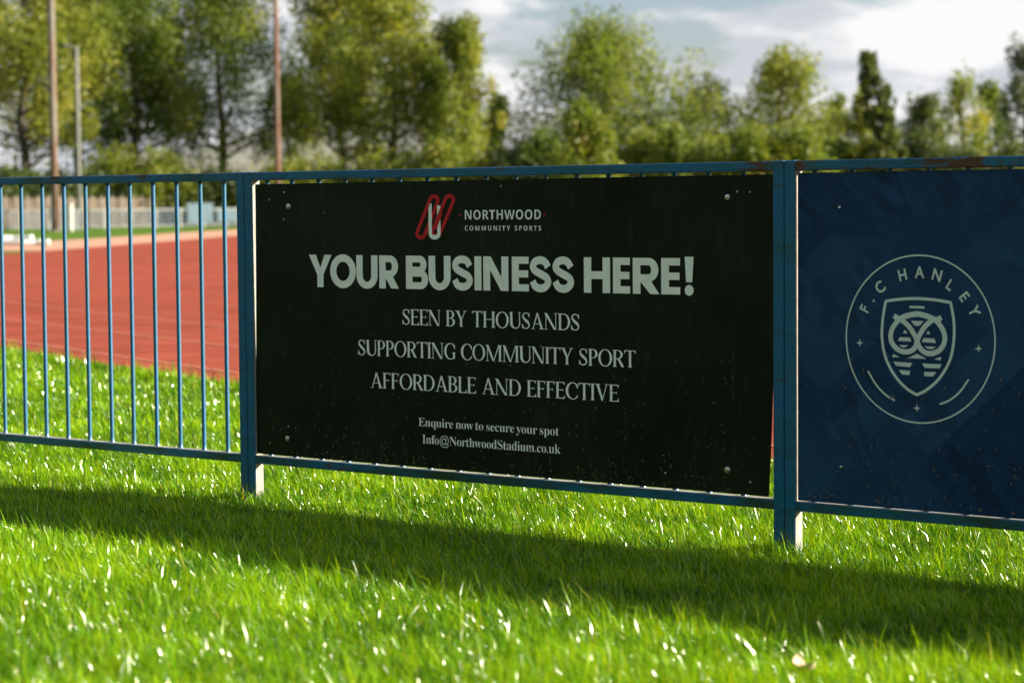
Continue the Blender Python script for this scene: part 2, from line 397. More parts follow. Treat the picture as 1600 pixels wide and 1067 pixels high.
# pale path beyond the outer edge of the bend
pe = [p for p in so_ if p.y > 35.5]
pth = flat_sheet('path', offset_line(pe, -0.05) + [p for p in offset_line(pe, -4.6)][::-1], G0 + 0.008, M['path']); tag(pth, kind='structure')

# ------------------------------------------------------------------ fence panels
XL, XR = -1.2173, 1.1840
POST_W, POST_D = 0.040, 0.046
RAIL_H = 0.033
Z_TOP = 1.2; Z_B1, Z_B0 = 0.1278, 0.0955
SP = 0.13337
Y0 = 0.0
def fence_panel(x0, x1, label, first_bar, seed, rail_mats=('paint_top', 'paint_bottom')):
    t = empty('fence_panel', ((x0 + x1) / 2, 0, G0)); tag(t, label, 'fence', 'blue railing panels bolted in a row')
    L = lambda v: v
    ox, oz = (x0 + x1) / 2, G0
    def loc(mb):
        mb.v = [(a - ox, b, c - oz) for a, b, c in mb.v]; return mb
    xa, xb = x0 + 0.0012, x1 - 0.0012
    for s, xx in ((0, xa), (1, xb - POST_W)):
        mb = MB(); mb.box(xx, xx + POST_W, Y0, Y0 + POST_D, G0 - 0.35, Z_TOP, 0.003)
        po = loc(mb).build('post', M['paint'], t); po.data.materials.append(M['bare'])      # sun glare on the right-hand face put in as pale grey
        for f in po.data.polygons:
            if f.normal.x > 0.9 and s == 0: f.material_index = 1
    mb = MB(); mb.box(xa + POST_W - 0.001, xb - POST_W + 0.001, Y0 + 0.001, Y0 + 0.043, Z_TOP - RAIL_H, Z_TOP - 0.001, 0.003); loc(mb).build('top_rail', M[rail_mats[0]], t)
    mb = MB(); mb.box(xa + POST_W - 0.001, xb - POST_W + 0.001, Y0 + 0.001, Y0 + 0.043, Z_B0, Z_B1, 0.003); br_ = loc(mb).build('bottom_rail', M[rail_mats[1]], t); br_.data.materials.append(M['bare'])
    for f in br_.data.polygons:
        if f.normal.z > 0.9: f.material_index = 1  # rail top gets the same painted-in sun glare
    # bars: one mesh shared by every bar
    proto = None; x = first_bar; rnd = random.Random(seed)
    while x < xb - POST_W - 0.02:
        if x > xa + POST_W + 0.02:
            if proto is None:
                mb = MB(); r = 0.0084
                n = 14; hz = Z_TOP - RAIL_H - Z_B1 + 0.004
                mb.tube([(0, 0, -0.002), (0, 0, 0.003), (0, 0, 0.009), (0, 0, 0.02), (0, 0, hz * 0.5), (0, 0, hz - 0.02), (0, 0, hz - 0.007), (0, 0, hz)], [r * 1.55, r * 1.3, r * 1.05, r, r, r, r * 1.1, r * 1.5], n)
                b = mb.build('bar', M['paint_bar'], t, True)
                proto = b
            else:
                b = proto.copy(); COL.objects.link(b); b.parent = t
            b.location = (x - ox + rnd.uniform(-0.002, 0.002), Y0 + 0.0245, Z_B1 - 0.001 - oz)
            b.rotation_euler = (0, 0, rnd.uniform(0, 3))
        x += SP
    return t
fence_panel(XL - 3.601, XL, 'blue railing panel with open bars left of the black board', XL - SP * 26.976, 1)
fence_panel(XL, XR, 'blue railing panel holding the black advert board between two posts', XL + SP * 0.75, 2)
fence_panel(XR, XR + 4.80, 'blue railing panel with rusty top rail holding the navy crest board', XR + SP * 0.75, 3, ('paint_top_rusty', 'paint_bottom'))

# ------------------------------------------------------------------ advert boards
YB = 0.0105             # face of the boards
BT = 0.0040             # sheet thickness
def board(name, label, corners, bows, mat, edge_mat, nx=40, nz=18, seed=0):
    """thin sheet with slightly bowed edges and gentle waves; corners TL TR BR BL as (x, z)"""
    (tl, tr, br, bl) = corners
    ox = (bl[0] + br[0]) / 2; oz = min(bl[1], br[1])
    t = empty(name, (ox, YB, oz))
    rnd = random.Random(seed); ph = [rnd.uniform(0, 6) for _ in range(4)]
    V = []; F = []
    def pt(i, j):
        u, v = i / nx, j / nz
        x = (1 - v) * ((1 - u) * bl[0] + u * br[0]) + v * ((1 - u) * tl[0] + u * tr[0])
        z = (1 - v) * ((1 - u) * bl[1] + u * br[1]) + v * ((1 - u) * tl[1] + u * tr[1])
        x += bows[0] * (1 - u) * 4 * v * (1 - v) + bows[1] * u * 4 * v * (1 - v)
        return x, z
    for side in (0, 1):
        for j in range(nz + 1):
            for i in range(nx + 1):
                x, z = pt(i, j); u = i / nx
                w = 0.0009 * math.sin(3.1 * x + ph[0]) * math.sin(4.3 * z + ph[1])
                V.append((x - ox, w + side * BT, z - oz))
    k = (nx + 1) * (nz + 1)
    for j in range(nz):
        for i in range(nx):
            a = j * (nx + 1) + i
            F.append((a, a + 1, a + nx + 2, a + nx + 1)); F.append((k + a + 1, k + a, k + a + nx + 1, k + a + nx + 2))
    rim = [j for j in range(nx + 1)] + [(j + 1) * (nx + 1) + nx for j in range(nz)] + [nz * (nx + 1) + i for i in range(nx - 1, -1, -1)] + [j * (nx + 1) for j in range(nz - 1, 0, -1)]
    for a, b in zip(rim, rim[1:] + rim[:1]): F.append((b, a, k + a, k + b))
    o = mesh_obj('board_sheet', V, F, mat, t, False)
    return t, ox, oz
bb, box_, boz = board('advert_board', None, ((-1.1662, 1.1530), (1.1376, 1.1575), (1.1186, 0.1336), (-1.1835, 0.1336)), (0.004, 0.012), M['black'], None, seed=1)
tag(bb, 'black advert board reading YOUR BUSINESS HERE in large pale capitals', 'advert board')
nb, nox, noz = board('advert_board', None, ((1.2295, 1.1600), (5.92, 1.1585), (5.92, 0.1310), (1.2285, 0.1300)), (0.0, 0.0), M['navy'], None, seed=2)
tag(nb, 'navy blue board with a round pale football club crest', 'advert board')

PY = -0.0012            # print stands this far in front of the sheet (sheet waves +-0.9 mm)
def to_bold_serif(s):
    o = ''
    for ch in s:
        if 'A' <= ch <= 'Z': o += chr(0x1D400 + ord(ch) - 65)
        elif 'a' <= ch <= 'z': o += chr(0x1D41A + ord(ch) - 97)
        else: o += ch
    return o
def to_bold_sans(s):
    return ''.join(chr(0x1D5D4 + ord(ch) - 65) if 'A' <= ch <= 'Z' else ch for ch in s)
def text_mesh(body, offset=0.0, spacing=1.0, res=5, word=1.0):
    c = bpy.data.curves.new('lettering', 'FONT'); c.body = body; c.offset = offset; c.space_character = spacing; c.space_word = word; c.resolution_u = res
    o = bpy.data.objects.new('lettering', c); COL.objects.link(o)
    bpy.context.view_layer.update()
    dg = bpy.context.evaluated_depsgraph_get(); me = bpy.data.meshes.new_from_object(o.evaluated_get(dg))
    bpy.data.objects.remove(o); bpy.data.curves.remove(c)
    n = len(me.vertices); co = np.zeros(n * 3, np.float32); me.vertices.foreach_get('co', co)
    return me, co.reshape(-1, 3)
def put_mesh(name, me, V3, mat, parent):
    me.vertices.foreach_set('co', np.asarray(V3, np.float32).ravel()); me.materials.clear(); me.materials.append(mat); me.update()
    me.name = name
    # faces must look towards -Y
    o = bpy.data.objects.new(name, me); COL.objects.link(o); o.parent = parent; return o
def line_of_text(body, x0, x1, zb, cap, mat, parent, ox, oz, offset=0.0, spacing=1.0, capref=None, extra=None, word=1.0):
    """fit a line of text to x0..x1 with its capitals 'cap' tall standing on zb"""
    me, co = text_mesh(body, offset, spacing, word=word)
    if capref is None: capref = body[0]
    mr, cr = text_mesh(capref, offset)
    zmin, zmax = cr[:, 1].min(), cr[:, 1].max(); bpy.data.meshes.remove(mr)
    sx = (x1 - x0) / (co[:, 0].max() - co[:, 0].min()); sz = cap / (zmax - zmin)
    X = x0 + (co[:, 0] - co[:, 0].min()) * sx; Z = zb + (co[:, 1] - zmin) * sz
    return put_mesh('lettering', me, np.stack([X - ox, np.full_like(X, PY), Z - oz], 1), mat, parent)
HB = to_bold_sans('H'); HS = to_bold_serif('H')
# headline
HEAD = 0.7710
def poly_mesh(name, polys, mat, parent, ox, oz, y0=PY, step=0.00012):
    """flat print: each polygon (x, z) list lies a hair in front of the one before"""
    bm = bmesh.new()
    for k, P in enumerate(polys):
        vs_ = [bm.verts.new((x - ox, y0 - k * step, z - oz)) for x, z in P]
        f = bm.faces.new(vs_)
        bmesh.ops.triangulate(bm, faces=[f])
    bm.normal_update()
    for q in bm.faces:
        if q.normal.y > 0: q.normal_flip()
    me = bpy.data.meshes.new(name); bm.to_mesh(me); bm.free(); me.materials.append(mat)
    o = bpy.data.objects.new(name, me); COL.objects.link(o); o.parent = parent; return o
def circ(cx, cz, r, n=16, rz=None): return [(cx + r * math.cos(2 * math.pi * i / n), cz + (rz or r) * math.sin(2 * math.pi * i / n)) for i in range(n)]
def stroke_band(path, w, closed=False):
    n = len(path); q = []; out = []
    for i, p in enumerate(path):
        a = path[(i - 1) % n] if (closed or i) else p; b = path[(i + 1) % n] if (closed or i < n - 1) else p
        dx, dz = b[0] - a[0], b[1] - a[1]; L = math.hypot(dx, dz) or 1
        ww = w[i] if hasattr(w, '__len__') else w
        q.append(((p[0] - dz / L * ww / 2, p[1] + dx / L * ww / 2), (p[0] + dz / L * ww / 2, p[1] - dx / L * ww / 2)))
    m = n if closed else n - 1
    return q, m
def stroke_mesh(name, strokes, mat, parent, ox, oz, y0=PY, step=0.00012):
    """strokes: list of (path, width, closed, level)"""
    V = []; F = []
    for k, (path, w, closed, lev) in enumerate(strokes):
        q, m = stroke_band(path, w, closed); b = len(V); y = y0 - (lev + 1) * step
        for l, r in q: V += [(l[0] - ox, y, l[1] - oz), (r[0] - ox, y, r[1] - oz)]
        n = len(q)
        for i in range(m):
            j = (i + 1) % n; F.append((b + 2 * i, b + 2 * i + 1, b + 2 * j + 1, b + 2 * j))
    o = mesh_obj(name, V, F, mat, parent)
    bm = bmesh.new(); bm.from_mesh(o.data)
    for f in bm.faces:
        if f.normal.y > 0: f.normal_flip()
    bm.to_mesh(o.data); bm.free(); return o
def bpix(px, py):       # where a sight line through that picture point meets the boards
    d = FW + RT * ((px - 800) / F_PX) - UP * ((py - 533.5) / F_PX); t = (YB - CAM.y) / d.y; P = CAM + d * t
    return P.x, P.z
def bez(P, n=10):
    """Catmull-Rom through points"""
    out = []
    for i in range(len(P) - 1):
        p0, p1, p2, p3 = P[max(i - 1, 0)], P[i], P[i + 1], P[min(i + 2, len(P) - 1)]
        for k in range(n):
            s = k / n
            out.append(tuple(0.5 * (2 * p1[a] + (p2[a] - p0[a]) * s + (2 * p0[a] - 5 * p1[a] + 4 * p2[a] - p3[a]) * s * s + (3 * p1[a] - p0[a] - 3 * p2[a] + p3[a]) * s ** 3) for a in (0, 1)))
    out.append(P[-1]); return out
def prim_mesh(name, prims, x0, z0, sx, sz, parent, ox, oz):
    """one letter from polygons ('p'), bands between two outlines ('b') and strokes ('s')"""
    V, F = [], []
    for lev, prim in enumerate(prims):
        y = PY - (lev + 1) * 0.00012; k = len(V)
        if prim[0] == 'p':
            V += [(x0 + px * sx - ox, y, z0 + pz * sz - oz) for px, pz in prim[1]]; F.append(tuple(range(k, k + len(prim[1]))))
        else:
            if prim[0] == 's':
                q, m = stroke_band(prim[1], prim[2]); o1, i1 = [e[0] for e in q], [e[1] for e in q]
            else: o1, i1 = prim[1], prim[2]
            for p_, q_ in zip(o1, i1): V += [(x0 + p_[0] * sx - ox, y, z0 + p_[1] * sz - oz), (x0 + q_[0] * sx - ox, y, z0 + q_[1] * sz - oz)]
            for i in range(len(o1) - 1): F.append((k + 2 * i, k + 2 * i + 1, k + 2 * i + 3, k + 2 * i + 2))
    o = mesh_obj(name, V, F, M['print'], parent)
    bm = bmesh.new(); bm.from_mesh(o.data)
    for f in bm.faces:
        if f.normal.y > 0: f.normal_flip()
    bm.to_mesh(o.data); bm.free()
    return o
# headline letters: heavy geometric capitals, 1 unit tall, drawn as bands and polygons
def headline():
    w, hb = 0.262, 0.205
    def rect(x0, x1, y0, y1): return ('p', [(x0, y0), (x1, y0), (x1, y1), (x0, y1)])
    def arcp(cx, cy, rx, ry, a0, a1, n=16): return [(cx + rx * math.cos(R(a0 + (a1 - a0) * i / n)), cy + ry * math.sin(R(a0 + (a1 - a0) * i / n))) for i in range(n + 1)]
    def glyph(ch, W):
        if ch == 'Y': return [('p', [(0, 1), (.30, 1), (W / 2, .60), (W / 2, .38), (W / 2 - w / 2, .38)]), ('p', [(W, 1), (W / 2 + w / 2, .38), (W / 2, .38), (W / 2, .60), (W - .30, 1)]), rect(W / 2 - w / 2, W / 2 + w / 2, 0, .385)]
        if ch == 'O': return [('b', arcp(W / 2, .5, W / 2, .52, 0, 360, 48), arcp(W / 2, .5, W / 2 - w, .52 - .225, 0, 360, 48))]
        if ch == 'U':
            ry = .40
            return [('b', [(0, 1)] + arcp(W / 2, ry - .02, W / 2, ry, 180, 360, 24) + [(W, 1)], [(w, 1)] + arcp(W / 2, ry - .02, W / 2 - w, ry - .21, 180, 360, 24) + [(W - w, 1)])]
        if ch in 'RB':
            out = [rect(0, w, 0, 1)]
            def bowl(y0, y1, Wb):
                r = (y1 - y0) / 2; cx = Wb - r
                return ('b', [(w - .01, y0)] + arcp(cx, y0 + r, r, r, -90, 90, 18) + [(w - .01, y1)], [(w - .01, y0 + hb)] + arcp(cx, y0 + r, r - w * .95, r - hb, -90, 90, 18) + [(w - .01, y1 - hb)])
            if ch == 'R': return out + [bowl(.34, 1, W - .03), ('p', [(.20, .40), (W * .66, .40), (W, 0), (W - .31, 0)])]
            return out + [bowl(.465, 1, W - .06), bowl(0, .575, W)]
        if ch == 'S':
            c = bez([(W - .14, .705), (W - .24, .85), (W / 2, .905), (.22, .86), (.135, .72), (.22, .60), (W / 2, .51), (W - .20, .41), (W - .135, .27), (W - .24, .14), (W / 2, .095), (.22, .15), (.125, .305)], 6)
            return [('s', c, .225)]
        if ch == 'I': return [rect(0, W, 0, 1)]
        if ch == 'N': return [rect(0, w, 0, 1), rect(W - w, W, 0, 1), ('p', [(0, 1), (.285, 1), (W, 0), (W - .285, 0)])]
        if ch == 'E': return [rect(0, w, 0, 1)] + [rect(w - .01, x, a, a + hb) for a, x in ((0, W), (.40, W - .02), (1 - hb, W))]
        if ch == 'H': return [rect(0, w, 0, 1), rect(W - w, W, 0, 1), rect(w - .01, W - w + .01, .39, .61)]
        if ch == '!': return [('p', [(0, 1.04), (W, 1.04), (W * .84, .345), (W * .16, .345)]), ('p', circ(W / 2, .125, .148, 24))]
    cap = 0.1190
    for ch, a, b in (('Y', 159, 226), ('O', 221.5, 298), ('U', 299.5, 362.5), ('R', 367.5, 426), ('B', 447, 513), ('U', 514.5, 580), ('S', 583, 647.5), ('I', 651, 671.5), ('N', 677, 752), ('E', 762, 812.5), ('S', 814, 881), ('S', 881.5, 949), ('H', 976.5, 1054.5), ('E', 1063, 1114), ('R', 1122, 1201), ('E', 1206.5, 1263), ('!', 1276.5, 1303)):
        x0 = bpix(400 + a / 1.9048, 427)[0]; x1 = bpix(400 + b / 1.9048, 427)[0]; W = (x1 - x0) / cap
        prim_mesh('letter', glyph(ch, W), x0, HEAD, cap, cap, bb, box_, boz)
headline()
# logo line
line_of_text(to_bold_sans('NORTHWOOD'), -0.1330, 0.2055, 1.0180, 0.0325, M['print'], bb, box_, boz, -0.006, 1.06, HB)
line_of_text(to_bold_sans('COMMUNITY'), -0.1335, 0.0700, 0.9795, 0.0165, M['print'], bb, box_, boz, -0.006, 1.42, HB)
line_of_text(to_bold_sans('SPORTS'), 0.0905, 0.2060, 0.9795, 0.0165, M['print'], bb, box_, boz, -0.006, 1.42, HB)
for dx in (-0.1567, 0.2215): poly_mesh('emblem_dot', [circ(dx, 1.0345, 0.0042)], M['red'], bb, box_, boz)
# serif lines
# high-contrast serif capitals, 1 unit tall: thick stems (TK), hairlines (TN) and flat little serifs
def serif_line(body, x0, x1, zb, cap):
    TK, TN, SH = 0.150, 0.046, 0.034
    def rect(a, b, c, d): return ('p', [(a, c), (b, c), (b, d), (a, d)])
    def arcp(cx, cy, rx, ry, a0, a1, n=20): return [(cx + rx * math.cos(R(a0 + (a1 - a0) * k / n)), cy + ry * math.sin(R(a0 + (a1 - a0) * k / n))) for k in range(n + 1)]
    def stem(x, t=TK, top=True, bot=True):
        o = [rect(x, x + t, 0, 1)]
        if bot: o.append(rect(x - .055, x + t + .055, 0, SH))
        if top: o.append(rect(x - .055, x + t + .055, 1 - SH, 1))
        return o
    def bowl(xs, y0, y1, W):
        r = (y1 - y0) / 2; rx = W - xs
        return ('b', [(xs - .03, y0)] + arcp(xs + rx * .25, y0 + r, rx * .75, r, -90, 90) + [(xs - .03, y1)], [(xs - .03, y0 + TN)] + arcp(xs + rx * .25, y0 + r, rx * .75 - TK, r - TN, -90, 90) + [(xs - .03, y1 - TN)])
    def g(ch):
        B = .055
        if ch == 'I': return .26, stem(B)
        if ch in 'EFL':
            W = {'E': .60, 'F': .56, 'L': .58}[ch]; o = stem(B)
            if ch in 'EF': o += [rect(B + TK, W, 1 - TN, 1), ('p', [(W, 1), (W - .09, 1 - TN), (W, .79)]), rect(B + TK, W - .10, .50, .50 + TN), ('p', [(W - .10, .43), (W - .10, .62), (W - .155, .523)])]
            if ch in 'EL': o += [rect(B + TK, W + .02, 0, TN), ('p', [(W + .02, 0), (W + .02, .23), (W - .09, TN)])]
            return W + .02, o
        if ch == 'T':
            W = .74; return W, stem(W / 2 - TK / 2, top=False) + [rect(0, W, 1 - TN, 1), ('p', [(0, 1), (0, .79), (.09, 1 - TN)]), ('p', [(W, 1), (W - .09, 1 - TN), (W, .79)])]
        if ch == 'H': W = .86; return W, stem(B) + stem(W - B - TK) + [rect(B + TK, W - B - TK, .49, .49 + TN)]
        if ch == 'N': W = .90; return W, [rect(.09, .09 + TN, 0, 1), rect(0.0, .22, 0, SH), rect(W - .09 - TN, W - .09, 0, 1), rect(W - .22, W, 1 - SH, 1), ('p', [(.0, 1), (.20, 1), (W - .09, 0), (W - .24, 0)])]
        if ch == 'M': W = 1.16; return W, [rect(.10, .10 + TN, 0, 1), rect(.01, .23, 0, SH), ('p', [(.02, 1), (.21, 1), (W / 2 + .04, 0), (W / 2 - .08, 0)]), ('p', [(W - .17, 1), (W - .24, 1), (W / 2 - .04, 0), (W / 2 + .02, 0)])] + stem(W - B - TK)
        if ch == 'U': W = .82; ry = .34; return W, [('b', [(B, 1)] + arcp(W / 2, ry - .015, W / 2 - B, ry, 180, 360) + [(W - B - .03, 1)], [(B + TK, 1)] + arcp(W / 2 + .05, ry - .015, W / 2 - B - TK + .02, ry - TN - .02, 180, 360) + [(W - B - .03 - TN, 1)]), rect(0, TK + .11, 1 - SH, 1), rect(W - .20, W, 1 - SH, 1)]
        if ch == 'D': W = .82; return W, stem(B) + [bowl(B + TK, 0, 1, W)]
        if ch == 'P': W = .62; return W, stem(B) + [bowl(B + TK, .44, 1, W)]
        if ch == 'R': W = .72; return W, stem(B) + [bowl(B + TK, .46, 1, W - .06), ('p', [(.30, .48), (.46, .48), (W + .03, 0), (W - .15, 0)])]
        if ch == 'B': W = .66; return W, stem(B) + [bowl(B + TK, .49, 1, W - .05), bowl(B + TK, 0, .535, W)]
        if ch == 'O': W = .92; return W, [('b', arcp(W / 2, .5, W / 2, .515, 0, 360, 44), arcp(W / 2, .5, W / 2 - TK, .515 - TN, 0, 360, 44))]
        if ch in 'CG':
            W = .80; cx = .46; o = [('b', arcp(cx, .5, .46, .515, 42, 318, 36), arcp(cx + .02, .5, .46 - TK, .515 - TN, 50, 310, 36)), ('p', [(cx + .342, .845), (cx + .342, .64), (cx + .315, .64), (cx + .17, .93)])]
            if ch == 'C': o.append(('p', [(cx + .342, .155), (cx + .18, .085), (cx + .325, .27)]))
            else: o += [rect(W - .14, W + .0, .04, .42), rect(W - .21, W + .05, .40, .40 + SH)]; W += .03
            return W, o
        if ch == 'S':
            W = .60; c = bez([(W - .075, .74), (W - .11, .90), (W / 2, .975), (.14, .91), (.085, .76), (.18, .62), (W / 2, .51), (W - .16, .39), (W - .085, .24), (W - .15, .085), (W / 2 - .03, .025), (.12, .10), (.05, .28)], 6); n = len(c)
            wd = [0.055 + 0.115 * math.exp(-((k / (n - 1) - .5) / .17) ** 2) for k in range(n)]
            return W, [('s', c, wd), ('p', [(W - .055, .98), (W - .055, .70), (W - .085, .70), (W - .16, .90)]), ('p', [(.025, .02), (.025, .31), (.06, .31), (.14, .09)])]
        if ch == 'A': W = .88; return W, [('p', [(.40, 1), (.47, .90), (.155, 0), (.105, 0)]), ('p', [(.40, 1), (.49, 1), (W - .04, 0), (W - .21, 0)]), rect(.20, W - .26, .30, .30 + TN), rect(.02, .26, 0, SH), rect(W - .29, W + .03, 0, SH)]
        if ch == 'V': W = .84; return W, [('p', [(.05, 1), (.22, 1), (.50, .12), (.44, 0), (.40, 0)]), ('p', [(W - .08, 1), (W - .13, 1), (.42, 0), (.46, 0)]), rect(-.02, .30, 1 - SH, 1), rect(W - .23, W + .02, 1 - SH, 1)]
        if ch == 'Y': W = .80; return W, [('p', [(.04, 1), (.21, 1), (W / 2 + TK / 2, .45), (W / 2 - TK / 2, .45)]), ('p', [(W - .07, 1), (W - .125, 1), (W / 2 + .01, .45), (W / 2 + TK / 2, .45)]), rect(W / 2 - TK / 2, W / 2 + TK / 2, 0, .46), rect(W / 2 - TK / 2 - .055, W / 2 + TK / 2 + .055, 0, SH), rect(-.02, .29, 1 - SH, 1), rect(W - .23, W + .02, 1 - SH, 1)]
    pen = 0; items = []
    for ch in body:
        if ch == ' ': pen += .36; continue
        W, pr = g(ch); items.append((pen, pr)); pen += W + .045
    sx = (x1 - x0) / (pen - .045)
    for pen, prims in items: prim_mesh('letter', prims, x0 + pen * sx, zb, sx, cap, bb, box_, boz)
serif_line('SEEN BY THOUSANDS', -0.4310, 0.3690, 0.6425, 0.0560)
serif_line('SUPPORTING COMMUNITY SPORT', -0.6480, 0.6010, 0.5260, 0.0565)
serif_line('AFFORDABLE AND EFFECTIVE', -0.5880, 0.5310, 0.4095, 0.0565)
line_of_text(to_bold_serif('Enquire now to secure your spot'), -0.3585, 0.2760, 0.2820, 0.0300, M['print'], bb, box_, boz, -0.009, 0.95, to_bold_serif('E'), word=0.75)
line_of_text(to_bold_serif('Info@NorthwoodStadium.co.uk'), -0.3410, 0.2830, 0.2205, 0.0310, M['print'], bb, box_, boz, -0.009, 0.95, to_bold_serif('I'))
# emblem of two slanted red loops and a pale U, traced in its own grid (gx, gy)
def lg(gx_, gy_): return (-0.3661 + (gx_ - 183) * 0.000503, 1.1044 - (gy_ - 92) * 0.000366 + (gx_ - 183) * 0.000012)
def capsule(p0, p1, r, n=9):
    dx, dz = p1[0] - p0[0], p1[1] - p0[1]; a = math.atan2(dz, dx); out = []
    for k in range(n + 1): t = a - math.pi / 2 + math.pi * k / n; out.append((p1[0] + r * math.cos(t), p1[1] + r * math.sin(t)))
    for k in range(n + 1): t = a + math.pi / 2 + math.pi * k / n; out.append((p0[0] + r * math.cos(t), p0[1] + r * math.sin(t)))
    return out
def gpath(P): return [lg(*p) for p in P]
c1 = gpath(capsule((240, 466), (364, 148), 38)); c2 = gpath(capsule((384, 452), (508, 150), 38))
SWL = 0.0150
stroke_mesh('emblem_loop', [(c1, SWL, True, 0)], M['red'], bb, box_, boz)
stroke_mesh('emblem_loop', [(c2, SWL, True, 1)], M['red'], bb, box_, boz)
upath = [(328, 178), (328, 470)] + [(369 + 41 * math.cos(math.pi + math.pi * k / 10), 468 - 38 * math.sin(math.pi + math.pi * k / 10)) for k in range(1, 10)] + [(408, 470), (408, 200)]
stroke_mesh('emblem_letter', [(gpath(upath), 0.0155, False, 3)], M['print'], bb, box_, boz)
poly_mesh('emblem_loop', [gpath([(350, 432), (385, 432), (440, 290), (438, 218), (420, 230), (352, 398)])], M['red'], bb, box_, boz, PY - 0.0008)
poly_mesh('emblem_loop', [gpath([(308, 218), (312, 222), (352, 128), (340, 120), (322, 150)])], M['red'], bb, box_, boz, PY - 0.0008)

# crest on the navy board, drawn in its own grid: (497, 533) is the middle, 421 x 472 the radii
CX, CZ, CR = 1.6595, 0.6516, 0.2560
def cg(p):
    x, y = p; y2 = y - 0.024 * (x - 497)
    return (CX + (x - 497) / 421 * CR, CZ - (y2 - 533) / 472 * CR)
def cp(P): return [cg(p) for p in P]
G = M['print_grey']
ring = [(CX + (CR - 0.002) * math.cos(2 * math.pi * i / 96), CZ + (CR - 0.002) * math.sin(2 * math.pi * i / 96)) for i in range(96)]
stroke_mesh('crest_ring', [(ring, 0.0048, True, 0)], G, nb, nox, noz)
sh = [(308, 318), (488, 306), (672, 328)]
shield = bez([(308, 320), (395, 309), (488, 306), (580, 313), (672, 328)], 6) + bez([(672, 328), (690, 430), (690, 540), (668, 650), (610, 750), (540, 815), (486, 844)], 6)[1:] + bez([(486, 844), (430, 812), (365, 745), (312, 650), (288, 540), (290, 430), (308, 320)], 6)[1:-1]
stroke_mesh('crest_shield', [(cp(shield), 0.0090, True, 0)], G, nb, nox, noz)
eyeL = bez([(572, 425), (530, 462), (495, 520), (470, 585), (425, 605), (375, 590), (340, 545), (340, 490), (368, 440), (400, 414)], 6)
eyeR = bez([(398, 425), (440, 462), (478, 520), (505, 585), (550, 612), (605, 598), (638, 550), (636, 495), (605, 442), (575, 416)], 6)
brow = bez([(355, 402), (385, 418), (420, 405), (488, 392), (552, 408), (590, 424), (622, 412)], 6)
stroke_mesh('crest_owl', [(cp(eyeL), 0.0160, False, 0), (cp(eyeR), 0.0160, False, 2), (cp(brow), 0.0165, False, 4)], G, nb, nox, noz)
owl = [[(443, 346), (527, 349), (527, 362), (443, 359)], [(452, 430), (522, 432), (502, 456), (486, 460), (470, 454)],
       [(418, 480), (432, 501), (404, 499)], [(388, 522), (446, 524), (454, 547), (378, 543)], [(383, 566), (438, 568), (418, 580), (402, 580)],
       [(548, 484), (560, 505), (538, 503)], [(522, 526), (582, 528), (592, 553), (512, 549)], [(528, 572), (592, 574), (572, 588), (546, 586)],
       [(350, 617), (388, 634), (346, 636)], [(486, 614), (540, 642), (430, 640)], [(618, 628), (620, 648), (582, 645)],
       [(352, 660), (460, 666), (446, 690), (368, 684)], [(514, 668), (624, 671), (612, 694), (528, 692)],
       [(382, 707), (446, 710), (444, 734), (402, 732)], [(526, 714), (594, 715), (576, 740), (526, 738)]]
for P in owl: poly_mesh('crest_feather', [cp(P)], G, nb, nox, noz)
def star(cx, cy, r):
    return [(cx + (r if k % 2 == 0 else r * 0.3) * math.cos(math.pi * k / 4), cy + (r * 1.1 if k % 2 == 0 else r * 0.33) * math.sin(math.pi * k / 4)) for k in range(8)]
for s in ((158, 557), (826, 582), (486, 919)): poly_mesh('crest_star', [cp(star(*s, 21))], G, nb, nox, noz)
stroke_mesh('crest_arc', [(cp(bez([(206, 716), (255, 795), (310, 850), (360, 880)])), 0.0058, False, 0)], G, nb, nox, noz)
stroke_mesh('crest_arc', [(cp(bez([(772, 752), (725, 820), (670, 868), (614, 893)])), 0.0058, False, 0)], G, nb, nox, noz)
for ch, gx_, gy_, ang, hh in (('F', 187, 362, 66, 62), ('.', 239, 318, 45, 62), ('C', 275, 241, 38, 66), ('H', 403, 173, 14, 64), ('A', 499, 159, 0, 66), ('N', 597, 176, -16, 66), ('L', 670, 232, -33, 62), ('E', 748, 297, -53, 64), ('Y', 802, 376, -66, 66)):
    me, co = text_mesh(ch, 0.022)
    cx_, cz_ = cg((gx_, gy_)); s = hh / 472 * CR / (0.73 if ch != '.' else 0.73)
    c0 = (co.min(0) + co.max(0)) / 2
    a = R(ang); x = (co[:, 0] - c0[0]) * s * 0.92; z = (co[:, 1] - c0[1]) * s
    X = cx_ + x * math.cos(a) - z * math.sin(a); Z = cz_ + x * math.sin(a) + z * math.cos(a)
    put_mesh('lettering', me, np.stack([X - nox, np.full_like(X, PY), Z - noz], 1), G, nb)

